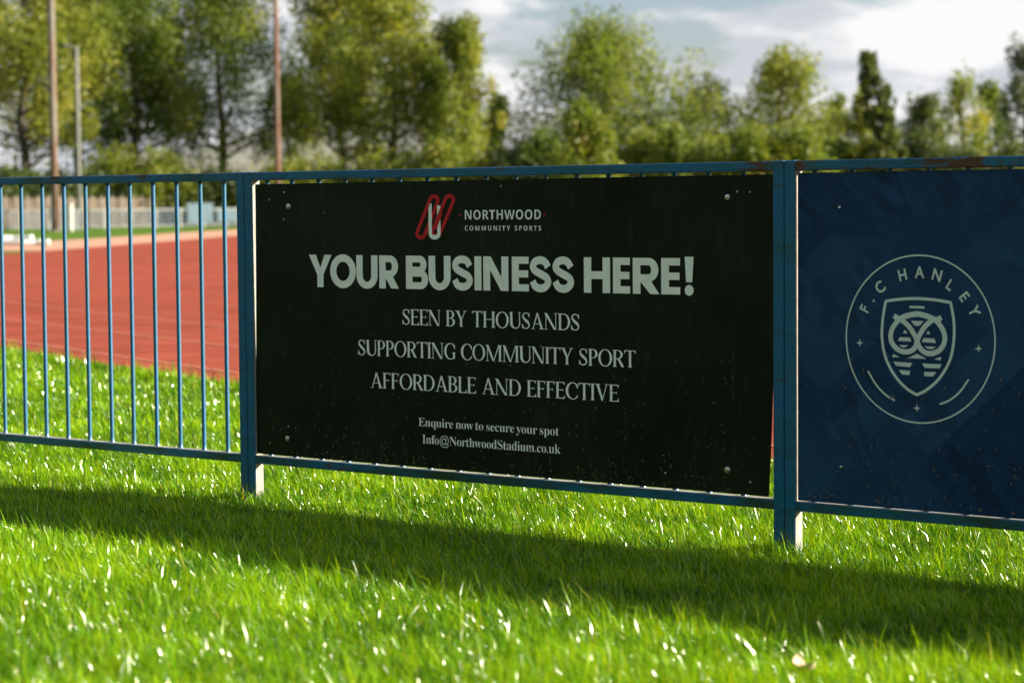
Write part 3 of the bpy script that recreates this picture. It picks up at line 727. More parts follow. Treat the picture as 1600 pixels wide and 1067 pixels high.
# screws and washers
def screw(parent, ox, oz, x, z, r, washer=False):
    mb = MB(); prof = [(1.0, 0.0), (1.0, 0.15), (0.8, 0.45), (0.45, 0.62), (0.0, 0.66)]
    n = 12
    for pr, ph in prof[:-1]:
        for j in range(n): mb.v.append((pr * r * math.cos(2 * math.pi * j / n), -ph * r, pr * r * math.sin(2 * math.pi * j / n)))
    mb.v.append((0, -prof[-1][1] * r, 0))
    for k in range(3):
        for j in range(n): mb.f.append((k * n + j, k * n + (j + 1) % n, (k + 1) * n + (j + 1) % n, (k + 1) * n + j))
    for j in range(n): mb.f.append((3 * n + j, 3 * n + (j + 1) % n, 4 * n))
    o = mb.build('screw', M['zinc'], parent, True, (x - ox, -0.0008, z - oz))
    if washer:
        w = MB()
        for yy, rr in ((0.0006, 1.9), (-0.0012, 1.9), (-0.0022, 1.7), (-0.0022, 0.7)):
            for j in range(16): w.v.append((rr * r * math.cos(2 * math.pi * j / 16), yy, rr * r * math.sin(2 * math.pi * j / 16)))
        for k in range(3):
            for j in range(16): w.f.append((k * 16 + j, k * 16 + (j + 1) % 16, (k + 1) * 16 + (j + 1) % 16, (k + 1) * 16 + j))
        wo_ = w.build('washer', M['zinc'], o, True)
for px, py, r, w in ((444, 301, .0050, 0), (421, 312.5, .0038, 0), (451, 323, .0068, 1), (443.5, 343, .0032, 0), (506, 332.5, .0028, 0), (783, 291, .0036, 0), (1137, 308.5, .0060, 1), (1152, 300, .0042, 0), (1172, 300.5, .0038, 0),
                     (451, 666, .0036, 0), (449.5, 685, .0062, 1), (422, 692, .0030, 0), (1137, 734, .0066, 1), (1172.5, 753, .0042, 0), (1040, 739, .0042, 0)):
    screw(bb, box_, boz, *bpix(px, py), r * 0.85, bool(w))
for px, py, r in ((1312, 324.5, .0050), (1314.5, 729.5, .0050)): screw(nb, nox, noz, *bpix(px, py), r)

# dried grass clippings stuck to the lower half of the boards
def clippings(parent, ox, oz, x0, x1, n, seed):
    rnd = random.Random(seed); V = []; F = []
    for k in range(n):
        x = rnd.uniform(x0, x1); z = 0.145 + 0.46 * rnd.random() ** 2.1
        L = rnd.uniform(0.004, 0.017); w = rnd.uniform(0.0007, 0.0019); a = rnd.gauss(1.57, 0.8); cu = rnd.uniform(-1.2, 1.2); b = len(V)
        for i in range(4):
            s = i / 3; t = a + cu * (s - .5); px = x + L * (s - .5) * math.cos(a + cu * (s - .5) * .5); pz = z + L * (s - .5) * math.sin(a + cu * (s - .5) * .5)
            ww = w * (1 - 0.7 * abs(s - .5) * 2); y = -0.0026 - 0.002 * rnd.random()
            V += [(px - ww * math.sin(t) - ox, y, pz + ww * math.cos(t) - oz), (px + ww * math.sin(t) - ox, y, pz - ww * math.cos(t) - oz)]
        for i in range(3): F.append((b + 2 * i, b + 2 * i + 1, b + 2 * i + 3, b + 2 * i + 2))
    o = mesh_obj('grass_clippings', V, F, M['clip'], parent); tag(o, kind='stuff')
clippings(bb, box_, boz, -1.10, 1.08, 330, 5); clippings(nb, nox, noz, 1.26, 3.2, 340, 6)

# ------------------------------------------------------------------ grass blades (nobody could count them)
def edge_y(x):
    """y of the track's outer edge at x (near part)"""
    xs = np.array([p.x for p in so_])[::-1]; ys = np.array([p.y for p in so_])[::-1]
    return np.interp(x, xs, ys)
def value_noise(x, y, cell, seed):
    rng = np.random.default_rng(seed); T = rng.random((64, 64))
    u, v = x / cell, y / cell; i, j = np.floor(u).astype(int), np.floor(v).astype(int); fu, fv = u - i, v - j
    fu = fu * fu * (3 - 2 * fu); fv = fv * fv * (3 - 2 * fv)
    g = lambda a, b: T[a % 64, b % 64]
    return (g(i, j) * (1 - fu) + g(i + 1, j) * fu) * (1 - fv) + (g(i, j + 1) * (1 - fu) + g(i + 1, j + 1) * fu) * fv
def blades(x, y, rng, hmul=1.0, wmul=1.0, tall=0.0):
    n = len(x); z = gz(x, y)
    dist = np.hypot(x - CAM.x, y - CAM.y)
    patch = value_noise(x, y, 0.35, 3) * 0.6 + value_noise(x, y, 0.11, 4) * 0.4
    h = (0.028 + 0.026 * rng.random(n) + 0.026 * patch) * hmul
    longm = rng.random(n) < 0.07; h[longm] *= rng.uniform(1.25, 1.9, longm.sum())
    w = rng.uniform(0.0010, 0.0019, n) * wmul * np.clip(dist / 7.5, 0.85, 2.2)
    a = rng.random(n) * 2 * np.pi                     # facing
    la = rng.random(n) * 2 * np.pi; lean = np.abs(rng.normal(0.38, 0.28, n)) * h
    # combed a little to one side by the wind
    lx = np.cos(la) * lean - 0.20 * h * math.cos(YAW); ly = np.sin(la) * lean - 0.20 * h * math.sin(YAW)
    wx, wy = np.cos(a) * w, np.sin(a) * w
    V = np.zeros((n, 5, 3), np.float32)
    V[:, 0] = np.stack([x - wx, y - wy, z - 0.004], 1); V[:, 1] = np.stack([x + wx, y + wy, z - 0.004], 1)
    mx, my, mz = x + lx * 0.33, y + ly * 0.33, z + h * 0.58
    V[:, 2] = np.stack([mx - wx * .85, my - wy * .85, mz], 1); V[:, 3] = np.stack([mx + wx * .85, my + wy * .85, mz], 1)
    V[:, 4] = np.stack([x + lx, y + ly, z + h * (1 - 0.25 * np.clip(np.hypot(lx, ly) / h, 0, 1.2) ** 2)], 1)
    r = np.clip(0.43 + 0.70 * (patch - 0.5) + rng.normal(0, 0.30, n), 0, 0.93)
    dry = rng.random(n) < 0.03; r[dry] = rng.uniform(0.94, 1.0, dry.sum())
    rr = np.repeat(r, 5)
    k = np.arange(n)[:, None] * 5
    return V.reshape(-1, 3), k + np.array([[0, 1, 3, 2]]), k + np.array([[2, 3, 4]]), rr
rng = np.random.default_rng(11)
fx, fy = -math.sin(YAW), math.cos(YAW); rx_, ry_ = math.cos(YAW), math.sin(YAW)
def scatter(Z0, Z1, dens, tan_half):
    A = tan_half * (Z1 * Z1 - Z0 * Z0); n = int(A * dens)
    Z = np.sqrt(Z0 * Z0 + rng.random(n) * (Z1 * Z1 - Z0 * Z0)); u = (rng.random(n) * 2 - 1) * tan_half
    return CAM.x + Z * (fx + u * rx_), CAM.y + Z * (fy + u * ry_)
VV, QQ, TT_, AA = [], [], [], []; off = 0
def add(x, y, **kw):
    global off
    keep = (y < edge_y(x) + 0.05 - 0.10 * rng.random(len(x))) & ~((np.abs(y - 0.023) < 0.026) & ((np.abs(x - XL) < 0.045) | (np.abs(x - XR) < 0.045)))
    V, q, t, r = blades(x[keep], y[keep], rng, **kw)
    VV.append(V); QQ.append(q + off); TT_.append(t + off); AA.append(r); off += len(V)
for Z0, Z1, dens, th in ((3.7, 5.6, 24000, 0.24), (5.6, 7.2, 22500, 0.24), (7.2, 9.0, 17500, 0.24), (9.0, 11.5, 10000, 0.24), (11.5, 15.0, 5500, 0.24), (15.0, 21.0, 2800, 0.24), (4.0, 12.0, 1500, 0.42)):
    x, y = scatter(Z0, Z1, dens, th)
    add(x, y)
# longer growth left by the mower round the posts, under the bottom rail and along the kerb of the track
n = 9000; x = rng.uniform(-3.2, 2.6, n); y = rng.normal(0.02, 0.035, n); add(x, y, hmul=1.15)
n = 700; x = np.concatenate([rng.normal(XL, 0.06, n), rng.normal(XR, 0.06, n)]); y = rng.normal(0.02, 0.06, 2 * n); add(x, y, hmul=1.45)
n = 9000; x = rng.uniform(-13, 0, n); y = edge_y(x) - np.abs(rng.normal(0, 0.10, n)); add(x, y, hmul=1.5)
grass = fast_mesh('grass', np.concatenate(VV), np.concatenate(QQ), np.concatenate(TT_), M['grass'], attr=np.concatenate(AA))
tag(grass, 'thick green grass on both sides of the blue fence', 'grass', kind='stuff')
print('blades', off // 5)

# a dry leaf lying on the grass near the camera
def dry_leaf():
    p = None
    d = FW + RT * ((1252 - 800) / F_PX) - UP * ((1048 - 533.5) / F_PX)
    t = 4.0
    while (CAM + d * t).z > float(gz((CAM + d * t).x, (CAM + d * t).y)) + 0.048: t += 0.02
    c = CAM + d * t
    V = []; F = []; rnd = random.Random(4); n = 14
    for i in range(n + 1):
        s = i / n; wdt = 0.030 * math.sin(math.pi * min(1, s * 0.97 + 0.03)) ** 0.8 * (1 + 0.18 * math.sin(9 * s))
        for j in range(5):
            q = j / 2 - 1
            V.append((q * wdt, (s - .5) * 0.075, 0.018 * q * q + 0.02 * (s - .5) ** 2 * 8 + 0.004 * math.sin(7 * s + 2 * q)))
    for i in range(n):
        for j in range(4): a = i * 5 + j; F.append((a, a + 1, a + 6, a + 5))
    o = mesh_obj('dry_leaf', V, F, M['dry'], None, True, c); o.rotation_euler = (R(8), R(16), R(75)); o.scale = (0.7, 0.7, 0.5)
    tag(o, 'small pale dry leaf lying on the grass nearest the camera', 'leaf')
dry_leaf()

# ------------------------------------------------------------------ trees
def leaf_cards(C, sx, sz, rng, bias=0.0):
    n = len(C)
    d = rng.normal(size=(n, 3)); d /= np.linalg.norm(d, axis=1, keepdims=True)
    e = rng.normal(size=(n, 3)); e -= (e * d).sum(1, keepdims=True) * d; e /= np.linalg.norm(e, axis=1, keepdims=True)
    s = rng.uniform(0.65, 1.25, (n, 1))
    V = np.stack([C - d * sx * s, C - e * sz * s, C + d * sx * s, C + e * sz * s], 1)
    Q = np.arange(n)[:, None] * 4 + np.arange(4)[None]
    return V.reshape(-1, 3), Q
PROF = {
    'round': lambda q: math.sin(math.pi * min(1, max(0.03, q * 0.93 + 0.04)) ** 0.85) ** 0.60,
    'oval': lambda q: math.sin(math.pi * min(1, max(0.03, q * 0.9 + 0.06)) ** 0.75) ** 0.75,
    'tall': lambda q: min(1.0, 0.62 + 1.5 * q) * (1 - max(0, q - 0.45) / 0.55 * 0.78) ** 0.75,
    'column': lambda q: (0.75 + 0.5 * q) * (1 - max(0, q - 0.45) / 0.55) ** 0.6 if q < 1 else 0.05,
    'bush': lambda q: math.sqrt(max(0.02, 1 - (q * 0.98) ** 2)),
}
def tree(name, label, px, Z, top, width, mat, prof='round', seed=0, crown0=0.22, dens=1.0, lean=0.0, limbs=None, leaf=0.145, tint=(0.5, 0.2), cat='tree', sun_tint=0.0, group='trees beyond the track', clump=1.0):
    """top: picture row of the crown's tip; width: crown width in picture pixels; both turned into metres at depth Z"""
    rg = np.random.default_rng(seed); rnd = random.Random(seed)
    b = at(px, Z, G0)
    hor = 320.7 + 0.00822 * (800 - px)
    H = (hor - top) / F_PX * Z + CAM.z - G0; W = width * 1.36 / F_PX * Z
    t = empty(name, b); tag(t, label, cat, group)
    rax = Vector((math.cos(YAW), math.sin(YAW), 0))
    def axis_pt(q): return Vector((0, 0, H * q)) + rax * (lean * (q ** 1.7))
    wood = MB(); r0 = 0.018 * H + 0.05
    wob = [Vector((rnd.gauss(0, 0.012) * H, rnd.gauss(0, 0.012) * H, 0)) * min(1, k / 3) for k in range(8)]
    tp = [axis_pt(0.9 * k / 7) + wob[k] for k in range(8)]
    tp[0] = Vector((0, 0, -0.1))
    wood.tube(tp, [r0 * (1.25 if k == 0 else 1 - 0.11 * k) for k in range(8)], 7)
    nl = limbs or int(9 + H * 1.2)
    rc0 = clump * (0.085 * W + 0.30)                       # clump radius
    Ht = H - rc0 * 1.3
    C = []; RC = []
    def env(q): return max(0.15, W / 2 * PROF[prof](min(max(q, 0), 1)) - rc0 * 0.35)
    for i in range(nl):
        q0 = crown0 * 0.75 + (0.90 - crown0 * 0.75) * (i + rnd.random()) / nl
        az = i * 2.39996 + rnd.uniform(-.5, .5)
        q1 = min(1.0, q0 + rnd.uniform(0.07, 0.22))
        qq = (q1 - crown0) / (1 - crown0)
        rad = env(qq) * rnd.uniform(0.72, 1.10)
        k = min(q0 / 0.9 * 7, 6.99); k0 = int(k); p0 = tp[k0].lerp(tp[k0 + 1], k - k0)
        ax = axis_pt(q1); ax.z = Ht * q1
        p1 = ax + Vector((math.cos(az) * rad, math.sin(az) * rad, 0))
        mid = p0.lerp(p1, 0.5) + Vector((0, 0, -0.015 * H))
        rr = r0 * 0.38 * (1 - q0) + 0.025
        wood.tube([p0, mid, p1], [rr, rr * .6, rr * .2], 5, False)
        for s_ in (0.45, 0.72, 0.98):
            if rnd.random() < 0.62 + 0.33 * q0:
                c = p0.lerp(p1, s_) + Vector((rnd.gauss(0, .04) * W, rnd.gauss(0, .04) * W, rnd.gauss(0, .02) * H))
                C.append(c); RC.append(rc0 * rnd.uniform(0.55, 1.25))
        if rnd.random() < 0.35:                             # a shoot that breaks the outline
            c = p1 + Vector((math.cos(az), math.sin(az), 0)) * rc0 * 0.5 + Vector((0, 0, rc0 * rnd.uniform(0.3, 1.1)))
            C.append(c); RC.append(rc0 * rnd.uniform(0.35, 0.6))
    for k in range(3):
        c = axis_pt(0.98); c.z = Ht * rnd.uniform(0.93, 1.0); C.append(c + Vector((rnd.gauss(0, .07) * W, rnd.gauss(0, .07) * W, 0))); RC.append(rc0 * rnd.uniform(.5, .8))
    C = np.array(C); RC = np.array(RC); Wt = RC ** 2 * rg.uniform(0.55, 1.3, len(RC)); Wt /= Wt.sum()
    n = int(150 * dens * W * H * (1 - crown0))
    k = rg.choice(len(C), n, p=Wt)
    d_ = rg.normal(size=(n, 3)); d_ /= np.linalg.norm(d_, axis=1, keepdims=True)
    rr_ = rg.random(n) ** 0.42 * (1 + 0.10 * rg.normal(size=n))
    P = C[k] + d_ * (RC[k] * rr_)[:, None] * np.array([1, 1, 1.45])
    P[:, 2] = np.maximum(0.05, P[:, 2])
    V, Q = leaf_cards(P, leaf, leaf * 0.62, rg)
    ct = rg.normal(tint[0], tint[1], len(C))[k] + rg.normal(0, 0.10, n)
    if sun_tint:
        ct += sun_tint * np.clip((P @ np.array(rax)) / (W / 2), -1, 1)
    wood.build('trunk', M['bark'], t, True)
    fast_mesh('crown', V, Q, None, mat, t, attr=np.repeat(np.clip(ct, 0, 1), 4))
    return t
O, GR, YE, DK, SI = M['leaf_olive'], M['leaf_green'], M['leaf_yellow'], M['leaf_dark'], M['leaf_silver']
T = tree
T('poplar_tree', 'tall thin olive tree with forked dark trunk at the left picture edge', 48, 158, -90, 235, O, 'tall', 1, 0.26, 0.72, tint=(.62, .2))
T('poplar_tree', 'tall yellowing tree between the rusty mast and the grey lamp post', 128, 172, -80, 215, YE, 'tall', 2, 0.30, 0.72, tint=(.40, .2))
T('broadleaf_tree', 'tall dark green tree just right of the grey lamp post', 214, 165, -80, 215, GR, 'tall', 3, 0.24, 0.95, tint=(.45, .2))
T('broadleaf_tree', 'open green tree with slim bare trunk, left of the middle mast', 350, 168, -60, 225, GR, 'tall', 4, 0.30, 0.72, tint=(.5, .2))
T('broadleaf_tree', 'low dark tree standing directly behind the middle mast', 452, 182, 112, 90, DK, 'oval', 5, 0.30, 0.75)
T('poplar_tree', 'tall open tree with dark trunk just right of the middle mast', 536, 170, -70, 205, O, 'tall', 6, 0.28, 0.78, tint=(.42, .2))
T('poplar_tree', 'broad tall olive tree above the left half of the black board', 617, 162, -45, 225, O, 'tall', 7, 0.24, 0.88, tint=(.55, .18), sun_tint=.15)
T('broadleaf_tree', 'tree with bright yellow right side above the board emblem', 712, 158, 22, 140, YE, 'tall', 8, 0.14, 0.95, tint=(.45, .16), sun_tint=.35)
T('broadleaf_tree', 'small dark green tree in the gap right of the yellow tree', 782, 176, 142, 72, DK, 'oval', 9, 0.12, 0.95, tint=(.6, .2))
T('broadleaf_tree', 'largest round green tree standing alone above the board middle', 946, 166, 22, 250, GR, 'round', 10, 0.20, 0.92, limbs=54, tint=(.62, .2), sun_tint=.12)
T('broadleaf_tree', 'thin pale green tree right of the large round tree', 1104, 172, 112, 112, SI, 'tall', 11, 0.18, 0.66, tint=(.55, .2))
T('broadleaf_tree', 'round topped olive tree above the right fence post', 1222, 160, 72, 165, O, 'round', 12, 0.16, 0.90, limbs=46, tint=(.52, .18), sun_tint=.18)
T('broadleaf_tree', 'small pointed tree filling the gap left of the leaning poplar', 1306, 186, 148, 56, GR, 'tall', 13, 0.10, 0.72, tint=(.5, .2))
T('broadleaf_tree', 'low olive tree touching the left side of the leaning poplar', 1345, 170, 142, 66, O, 'oval', 14, 0.10, 0.85, tint=(.55, .2))
T('poplar_tree', 'slim columnar poplar whose tip leans left', 1394, 150, 80, 50, DK, 'column', 15, 0.08, 1.9, lean=-1.65, tint=(.78, .18), clump=0.62, limbs=46)
T('broadleaf_tree', 'rounded dark tree touching the right side of the leaning poplar', 1443, 168, 140, 78, DK, 'oval', 16, 0.10, 1.0, tint=(.8, .2))
T('broadleaf_tree', 'thin tree with golden top above the navy board', 1502, 172, 112, 82, O, 'tall', 17, 0.30, 0.55, tint=(.62, .22))
T('broadleaf_tree', 'pointed green tree second from the right picture edge', 1545, 176, 124, 62, GR, 'tall', 18, 0.12, 0.85, tint=(.4, .2))
T('broadleaf_tree', 'sparse grey green tree cut by the right picture edge', 1600, 160, 66, 95, SI, 'tall', 19, 0.25, 0.62, tint=(.35, .2))

# shrubs at the feet of the trees
def shrub(label, px, top, width, mat, seed, Z=152, dens=1.15, tint=(.5, .2), **kw):
    T('shrub', label, px, Z, top, width * 1.35, mat, 'bush', seed, 0.03, dens, limbs=34, tint=tint, cat='shrub', group='shrubs below the trees', **kw)
shrub('dark shrub behind the leftmost railing bars', 18, 268, 120, DK, 31)
shrub('olive shrub behind the rusty mast foot', 100, 262, 110, DK, 32, tint=(.7, .2))
shrub('olive shrub with yellow tips below the dark green tree', 178, 236, 110, O, 33, tint=(.35, .2))
shrub('rounded olive shrub left of the slim bare trunk', 258, 238, 100, O, 34, tint=(.3, .2))
shrub('low dark shrub under the open green tree', 340, 262, 110, DK, 35, tint=(.6, .2))
shrub('low yellow brown shrub at the foot of the middle mast', 446, 252, 110, YE, 36, tint=(.55, .2))
shrub('low olive shrub right of the middle mast', 520, 250, 90, O, 37, tint=(.3, .2))
shrub('olive shrub under the broad tall olive tree', 610, 242, 120, O, 38, tint=(.45, .2))
shrub('bright yellow green shrub below the yellow tree', 702, 215, 110, YE, 39, tint=(.35, .2))
shrub('dark shrub in the gap above the logo lettering', 796, 232, 90, DK, 40, tint=(.5, .2))
shrub('dark green shrub left of the yellow green shrubs', 850, 205, 80, GR, 41, tint=(.25, .2))
shrub('large yellow green shrub in front of the large round tree', 915, 160, 80, YE, 42, 140, tint=(.42, .2))
shrub('olive shrub under the right half of the large round tree', 1010, 205, 110, O, 43, tint=(.42, .2))
shrub('bright green shrub right below the large round tree', 1055, 190, 60, YE, 44, 145, tint=(.2, .15))
shrub('pale olive shrub under the thin pale tree', 1110, 215, 80, O, 45, tint=(.4, .2))
shrub('yellow green shrub left of the right fence post', 1172, 190, 90, YE, 46, 145, tint=(.3, .2))
shrub('golden shrub directly above the right fence post', 1250, 198, 80, YE, 47, 145, tint=(.42, .2))
shrub('dark shrub left of the poplar foot', 1310, 212, 70, GR, 48, tint=(.5, .2))
shrub('pale olive shrub at the poplar foot', 1362, 205, 70, O, 49, tint=(.5, .2))
shrub('dark shrub right of the poplar foot', 1440, 205, 80, DK, 50, tint=(.5, .2))
shrub('low dark shrub above the navy board crest', 1510, 228, 90, DK, 51, tint=(.6, .2))
shrub('low dark shrub at the right picture edge', 1580, 222, 90, DK, 52, tint=(.7, .2))

# ------------------------------------------------------------------ masts and lamp posts
def rust_pole_mat():
    m, t, o = new_mat('rusting_mast')
    n = pos_noise(t, 0.9, 5.0, 0.6, (2, 2, 0.45)); f = pos_noise(t, 9.0, 4.0, 0.6, (1, 1, 0.2))
    c = ramp(t, [(0.36, (0.20, 0.185, 0.16)), (0.50, (0.19, 0.115, 0.08)), (0.68, (0.17, 0.070, 0.042))], n)
    c = mix(t, c, ramp(t, [(0.3, (0.6,) * 3), (0.7, (1, 1, 1))], f), 0.7, 'MULTIPLY')
    principled(t, o, c, 0.75, 0.3); return m
M['mast'] = rust_pole_mat(); M['galv'] = simple('galvanised_steel', (0.17, 0.18, 0.165), 0.6, 0.15, 4.0, 0.4, 0.0)
M['dark'] = simple('dark_metal', (0.03, 0.03, 0.03), 0.5, 0.2, 4.0)
def mast(label, px, Z, H, r0, r1, mat, head, name='floodlight_mast', lx=-1):
    b = at(px, Z, G0); t = empty(name, b); tag(t, label, 'lamp post')
    mb = MB(); mb.tube([(0, 0, -0.3), (0, 0, H * .33), (0, 0, H * .66), (0, 0, H)], [r0, r0 + (r1 - r0) * .33, r0 + (r1 - r0) * .66, r1], 14); mb.build('pole', mat, t, True)
    mb = MB(); mb.box(-r0 * 1.9, r0 * 1.9, -r0 * 1.9, r0 * 1.9, 0, 0.05, 0.01); mb.build('base_plate', M['galv'], t)
    mb = MB(); mb.box(-r0 * 0.55, r0 * 0.55, -r0 * 1.12, -r0 * 0.6, 0.5, 1.3, 0.01); mb.build('access_door', M['dark'], t)
    rax = Vector((math.cos(YAW), math.sin(YAW), 0)) * lx
    if head == 'lamp':
        mb = MB(); mb.tube([(0, 0, H - .1), tuple(rax * 0.35 + Vector((0, 0, H + .05))), tuple(rax * 0.8 + Vector((0, 0, H + .08)))], [.05, .045, .04], 8); mb.build('arm', mat, t, True)
        mb = MB(); c = rax * 0.75; mb.box(c.x - .32, c.x + .32, c.y - .16, c.y + .16, H - 0.02, H + 0.16, 0.05); mb.build('lamp_head', M['dark'], t)
    else:
        mb = MB(); mb.tube([tuple(rax * -0.55 + Vector((0, 0, H - .2))), tuple(rax * 0.55 + Vector((0, 0, H - .2)))], 0.07, 8); mb.build('arm', M['galv'], t, True)
        for k in (-1, 1):
            c = rax * (k * .45); mb = MB(); mb.box(c.x - .2, c.x + .2, c.y - .2, c.y + .2, H - .65, H - .28, 0.05); mb.build('lamp_head', M['dark'], t)
mast('tall rusty brown mast rising above the left railing', 89.5, 122, 18.5, 0.215, 0.17, M['mast'], 'flood')
mast('slim grey lamp post with a small dark head, right of the rusty mast', 128, 131, 10.1, 0.125, 0.10, M['galv'], 'lamp', 'lamp_post')
mast('rust streaked mast left of the tall trees, above the left fence post', 438, 128, 13.4, 0.155, 0.125, M['mast'], 'flood')

# ------------------------------------------------------------------ far railing, timber fence, cabinet, banners, pipes
M['rail_pale'] = simple('pale_railing_paint', (0.26, 0.28, 0.28), 0.6, 0.15, 2.0)
M['mesh_blue'] = simple('blue_grey_bars', (0.075, 0.115, 0.15), 0.6, 0.4, 1.0)
M['timber'] = simple('weathered_timber', (0.085, 0.062, 0.045), 0.85, 0.45, 1.5)
M['concrete'] = simple('concrete_post', (0.20, 0.175, 0.145), 0.9, 0.25, 3.0)
M['white_box'] = simple('white_cabinet_paint', (0.55, 0.55, 0.52), 0.5, 0.06, 2.0)
M['banner'] = simple('light_blue_banner', (0.06, 0.10, 0.13), 0.8, 0.15, 0.8)
M['pipe'] = simple('white_plastic_pipe', (0.72, 0.76, 0.74), 0.4, 0.1, 2.0)
A = Vector((-91.7, 71.6, G0)); B = Vector((-96.3, 93.5, G0)); D = (B - A).normalized(); Nn = Vector((-D.y, D.x, 0))
def far_fence():
    t = empty('far_railing', A); tag(t, 'low pale railing with blue grey bars at the far side of the grass', 'railing')
    s0, s1 = -8.0, 62.0
    for zz, w in ((1.06, 0.045), (0.14, 0.03)):
        p, q = D * s0, D * s1
        mb = MB(); mb.tube([(p.x, p.y, zz), (q.x, q.y, zz)], w, 8); mb.build('rail', M['rail_pale'], t, True)
    proto = None; s = s0
    while s <= s1:
        if proto is None:
            mb = MB(); mb.box(-.05, .05, -.05, .05, -0.2, 1.12, .01); proto = o = mb.build('post', M['rail_pale'], t)
        else: o = proto.copy(); COL.objects.link(o); o.parent = t
        o.location = D * s; s += 2.4
    mb = MB(); s = s0
    while s < s1:
        p = D * s; mb.box(p.x - .010, p.x + .010, p.y - .014, p.y + .014, .14, 1.05); s += 0.13
    o = mb.build('bars', M['mesh_blue'], t); tag(o, kind='stuff')
far_fence()
def timber_fence():
    o0 = A + Nn * 9.0 if (A + Nn * 9.0 - CAM).length > (A - CAM).length else A - Nn * 9.0
    t = empty('timber_fence', o0); tag(t, 'weathered brown timber fence with pale posts behind the far railing', 'fence')
    s = -8.0; pp = bd = None; rnd = random.Random(8)
    while s < 60:
        if pp is None:
            mb = MB(); mb.box(-.07, .07, -.07, .07, -0.2, 1.92, .015); pp = o = mb.build('post', M['concrete'], t)
        else: o = pp.copy(); COL.objects.link(o); o.parent = t
        o.location = D * s
        for k in range(6):
            if bd is None:
                mb = MB(); mb.box(-.012, .012, -.0, .135, 0.05, 1.80, .003); bd = q = mb.build('board', M['timber'], t)
            else: q = bd.copy(); COL.objects.link(q); q.parent = t
            q.location = D * (s + .10 + k * .142) + Vector((rnd.uniform(-.006, .006), 0, rnd.uniform(-.04, .05)))
            q.rotation_euler = (0, 0, math.atan2(D.y, D.x) - math.pi / 2)
        s += 1.02
timber_fence()
def cabinet():
    b = at(111, 120, G0); t = empty('utility_cabinet', b); tag(t, 'white upright utility cabinet right of the rusty mast foot', 'cabinet')
    t.rotation_euler = (0, 0, YAW)
    mb = MB(); mb.box(-.19, .19, -.2, .2, 0, 1.38, .02); mb.build('body', M['white_box'], t)
    mb = MB(); mb.box(-.16, .16, -.215, -.2, .08, 1.3, .004); d = mb.build('door', M['white_box'], t)
    mb = MB(); mb.box(.10, .13, -.235, -.214, .62, .78, .004); mb.build('handle', M['dark'], d)
    mb = MB(); mb.box(-.22, .22, -.23, .23, 1.37, 1.43, .01); mb.build('lid', M['white_box'], t)
cabinet()
def banner(label, s0, s1, z0, z1):
    off_ = Nn * (-0.12 if (A - Nn - CAM).length < (A + Nn - CAM).length else 0.12)
    t = empty('banner', A + D * s0 + off_); tag(t, label, 'banner', 'blue banners on the far railing')
    L = s1 - s0; V = []; F = []; n = 16
    for i in range(n + 1):
        p = D * (L * i / n) + Nn * (0.03 * math.sin(i * 1.3))
        for zz in (z0, z1):
            for e in (-0.006, 0.006): V.append((p.x + Nn.x * e, p.y + Nn.y * e, zz))
    for i in range(n):
        a = i * 4
        F += [(a, a + 4, a + 6, a + 2), (a + 1, a + 3, a + 7, a + 5), (a + 2, a + 6, a + 7, a + 3), (a, a + 1, a + 5, a + 4)]
    F += [(0, 2, 3, 1), (n * 4, n * 4 + 1, n * 4 + 3, n * 4 + 2)]
    o = mesh_obj('sheet', V, F, M['banner'], t)
    for zz in (z0 + .05, z1 - .05):
        for i in (0, n):
            p = D * (L * i / n); mb = MB(); mb.box(p.x - .02, p.x + .02, p.y - .02, p.y + .02, zz - .03, zz + .03, .004); mb.build('tie', M['white_box'], t)
banner('tall narrow light blue banner on the far railing', 16.6, 19.2, 0.25, 1.42)
banner('wide light blue banner next to the left fence post', 19.6, 27.0, 0.30, 1.05)
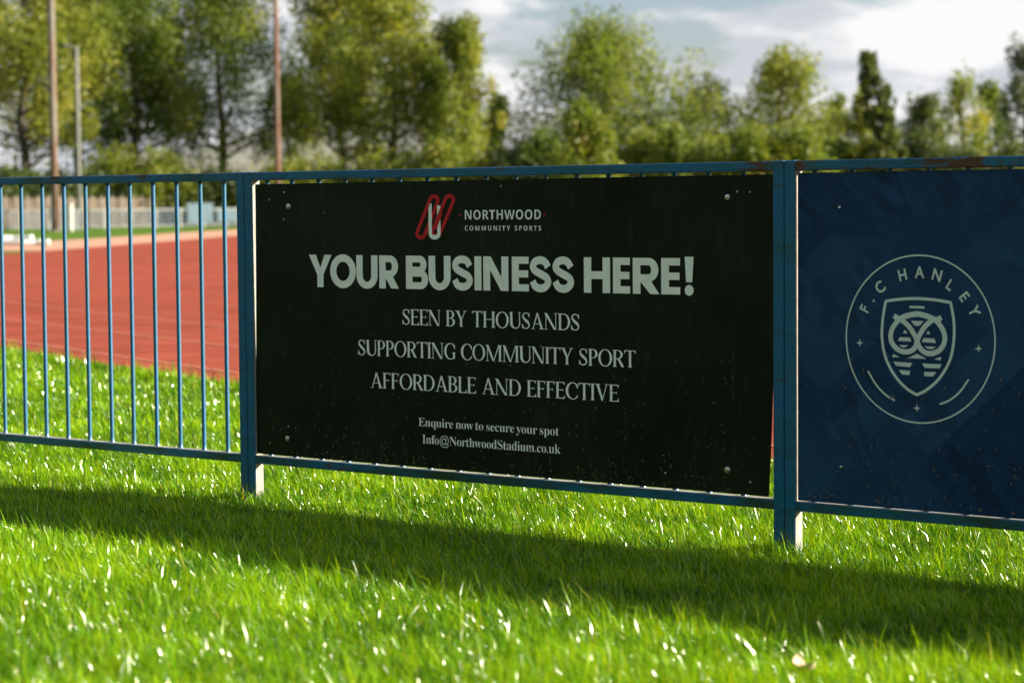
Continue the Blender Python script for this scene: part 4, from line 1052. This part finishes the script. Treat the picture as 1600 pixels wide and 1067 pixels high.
def pipes():
    c = at(40, 74, G0 + 0.02)
    r = Vector((math.cos(YAW), math.sin(YAW), 0)); f = Vector((-math.sin(YAW), math.cos(YAW), 0))
    rnd = random.Random(3)
    for k, (u0, u1, v, z, w, lab) in enumerate(((-1.6, 0.75, 0.0, .085, .085, 'longest white plastic pipe lying in front on the far verge'), (-1.5, 0.45, .26, .085, .085, 'white plastic pipe lying behind the longest pipe'), (-1.3, 0.2, .14, .235, .075, 'white plastic pipe resting on top of two others'))):
        t = tag(empty('plastic_pipe', c + r * u0 + f * v), lab, 'pipe', 'white pipes on the far verge')
        P = [r * ((u1 - u0) * i / 10) + f * (0.05 * math.sin(i * .8 + k)) + Vector((0, 0, z + 0.0 * i)) for i in range(11)]
        mb = MB(); mb.tube(P, w, 10); mb.build('tube', M['pipe'], t, True)
        for e in (0, 10): mb = MB(); d = (P[1] - P[0]).normalized(); q = P[e]; mb.tube([q - d * .06, q + d * .06], w * 1.18, 10); mb.build('collar', M['pipe'], t, True)
pipes()

def hedge():
    o0 = A + Nn * 12.5 if (A + Nn * 12.5 - CAM).length > (A - CAM).length else A - Nn * 12.5
    t = empty('hedge', o0); tag(t, 'long dark hedge behind the brown timber fence', 'hedge')
    rg = np.random.default_rng(77); n = 26000
    s = rg.uniform(-10, 75, n); top = 2.5 + 0.9 * value_noise(s, s * 0, 3.5, 9) + 0.5 * value_noise(s, s * 0, 1.1, 8)
    z = top * rg.random(n) ** 0.75; w = rg.normal(0, 0.55, n)
    P = np.stack([D.x * s + Nn.x * w, D.y * s + Nn.y * w, z], 1)
    V, Q = leaf_cards(P, 0.19, 0.12, rg)
    fast_mesh('foliage', V, Q, None, M['leaf_dark'], t, attr=np.repeat(np.clip(rg.normal(.5, .22, n), 0, 1), 4))
    mb = MB(); 
    for k in range(40):
        p = D * (-9.5 + k * 2.1); mb.tube([(p.x, p.y, -0.1), (p.x + .1, p.y, 1.0), (p.x, p.y + .1, 2.2)], [.07, .05, .02], 5)
    o = mb.build('stems', M['bark'], t); tag(o, kind='stuff')
hedge()
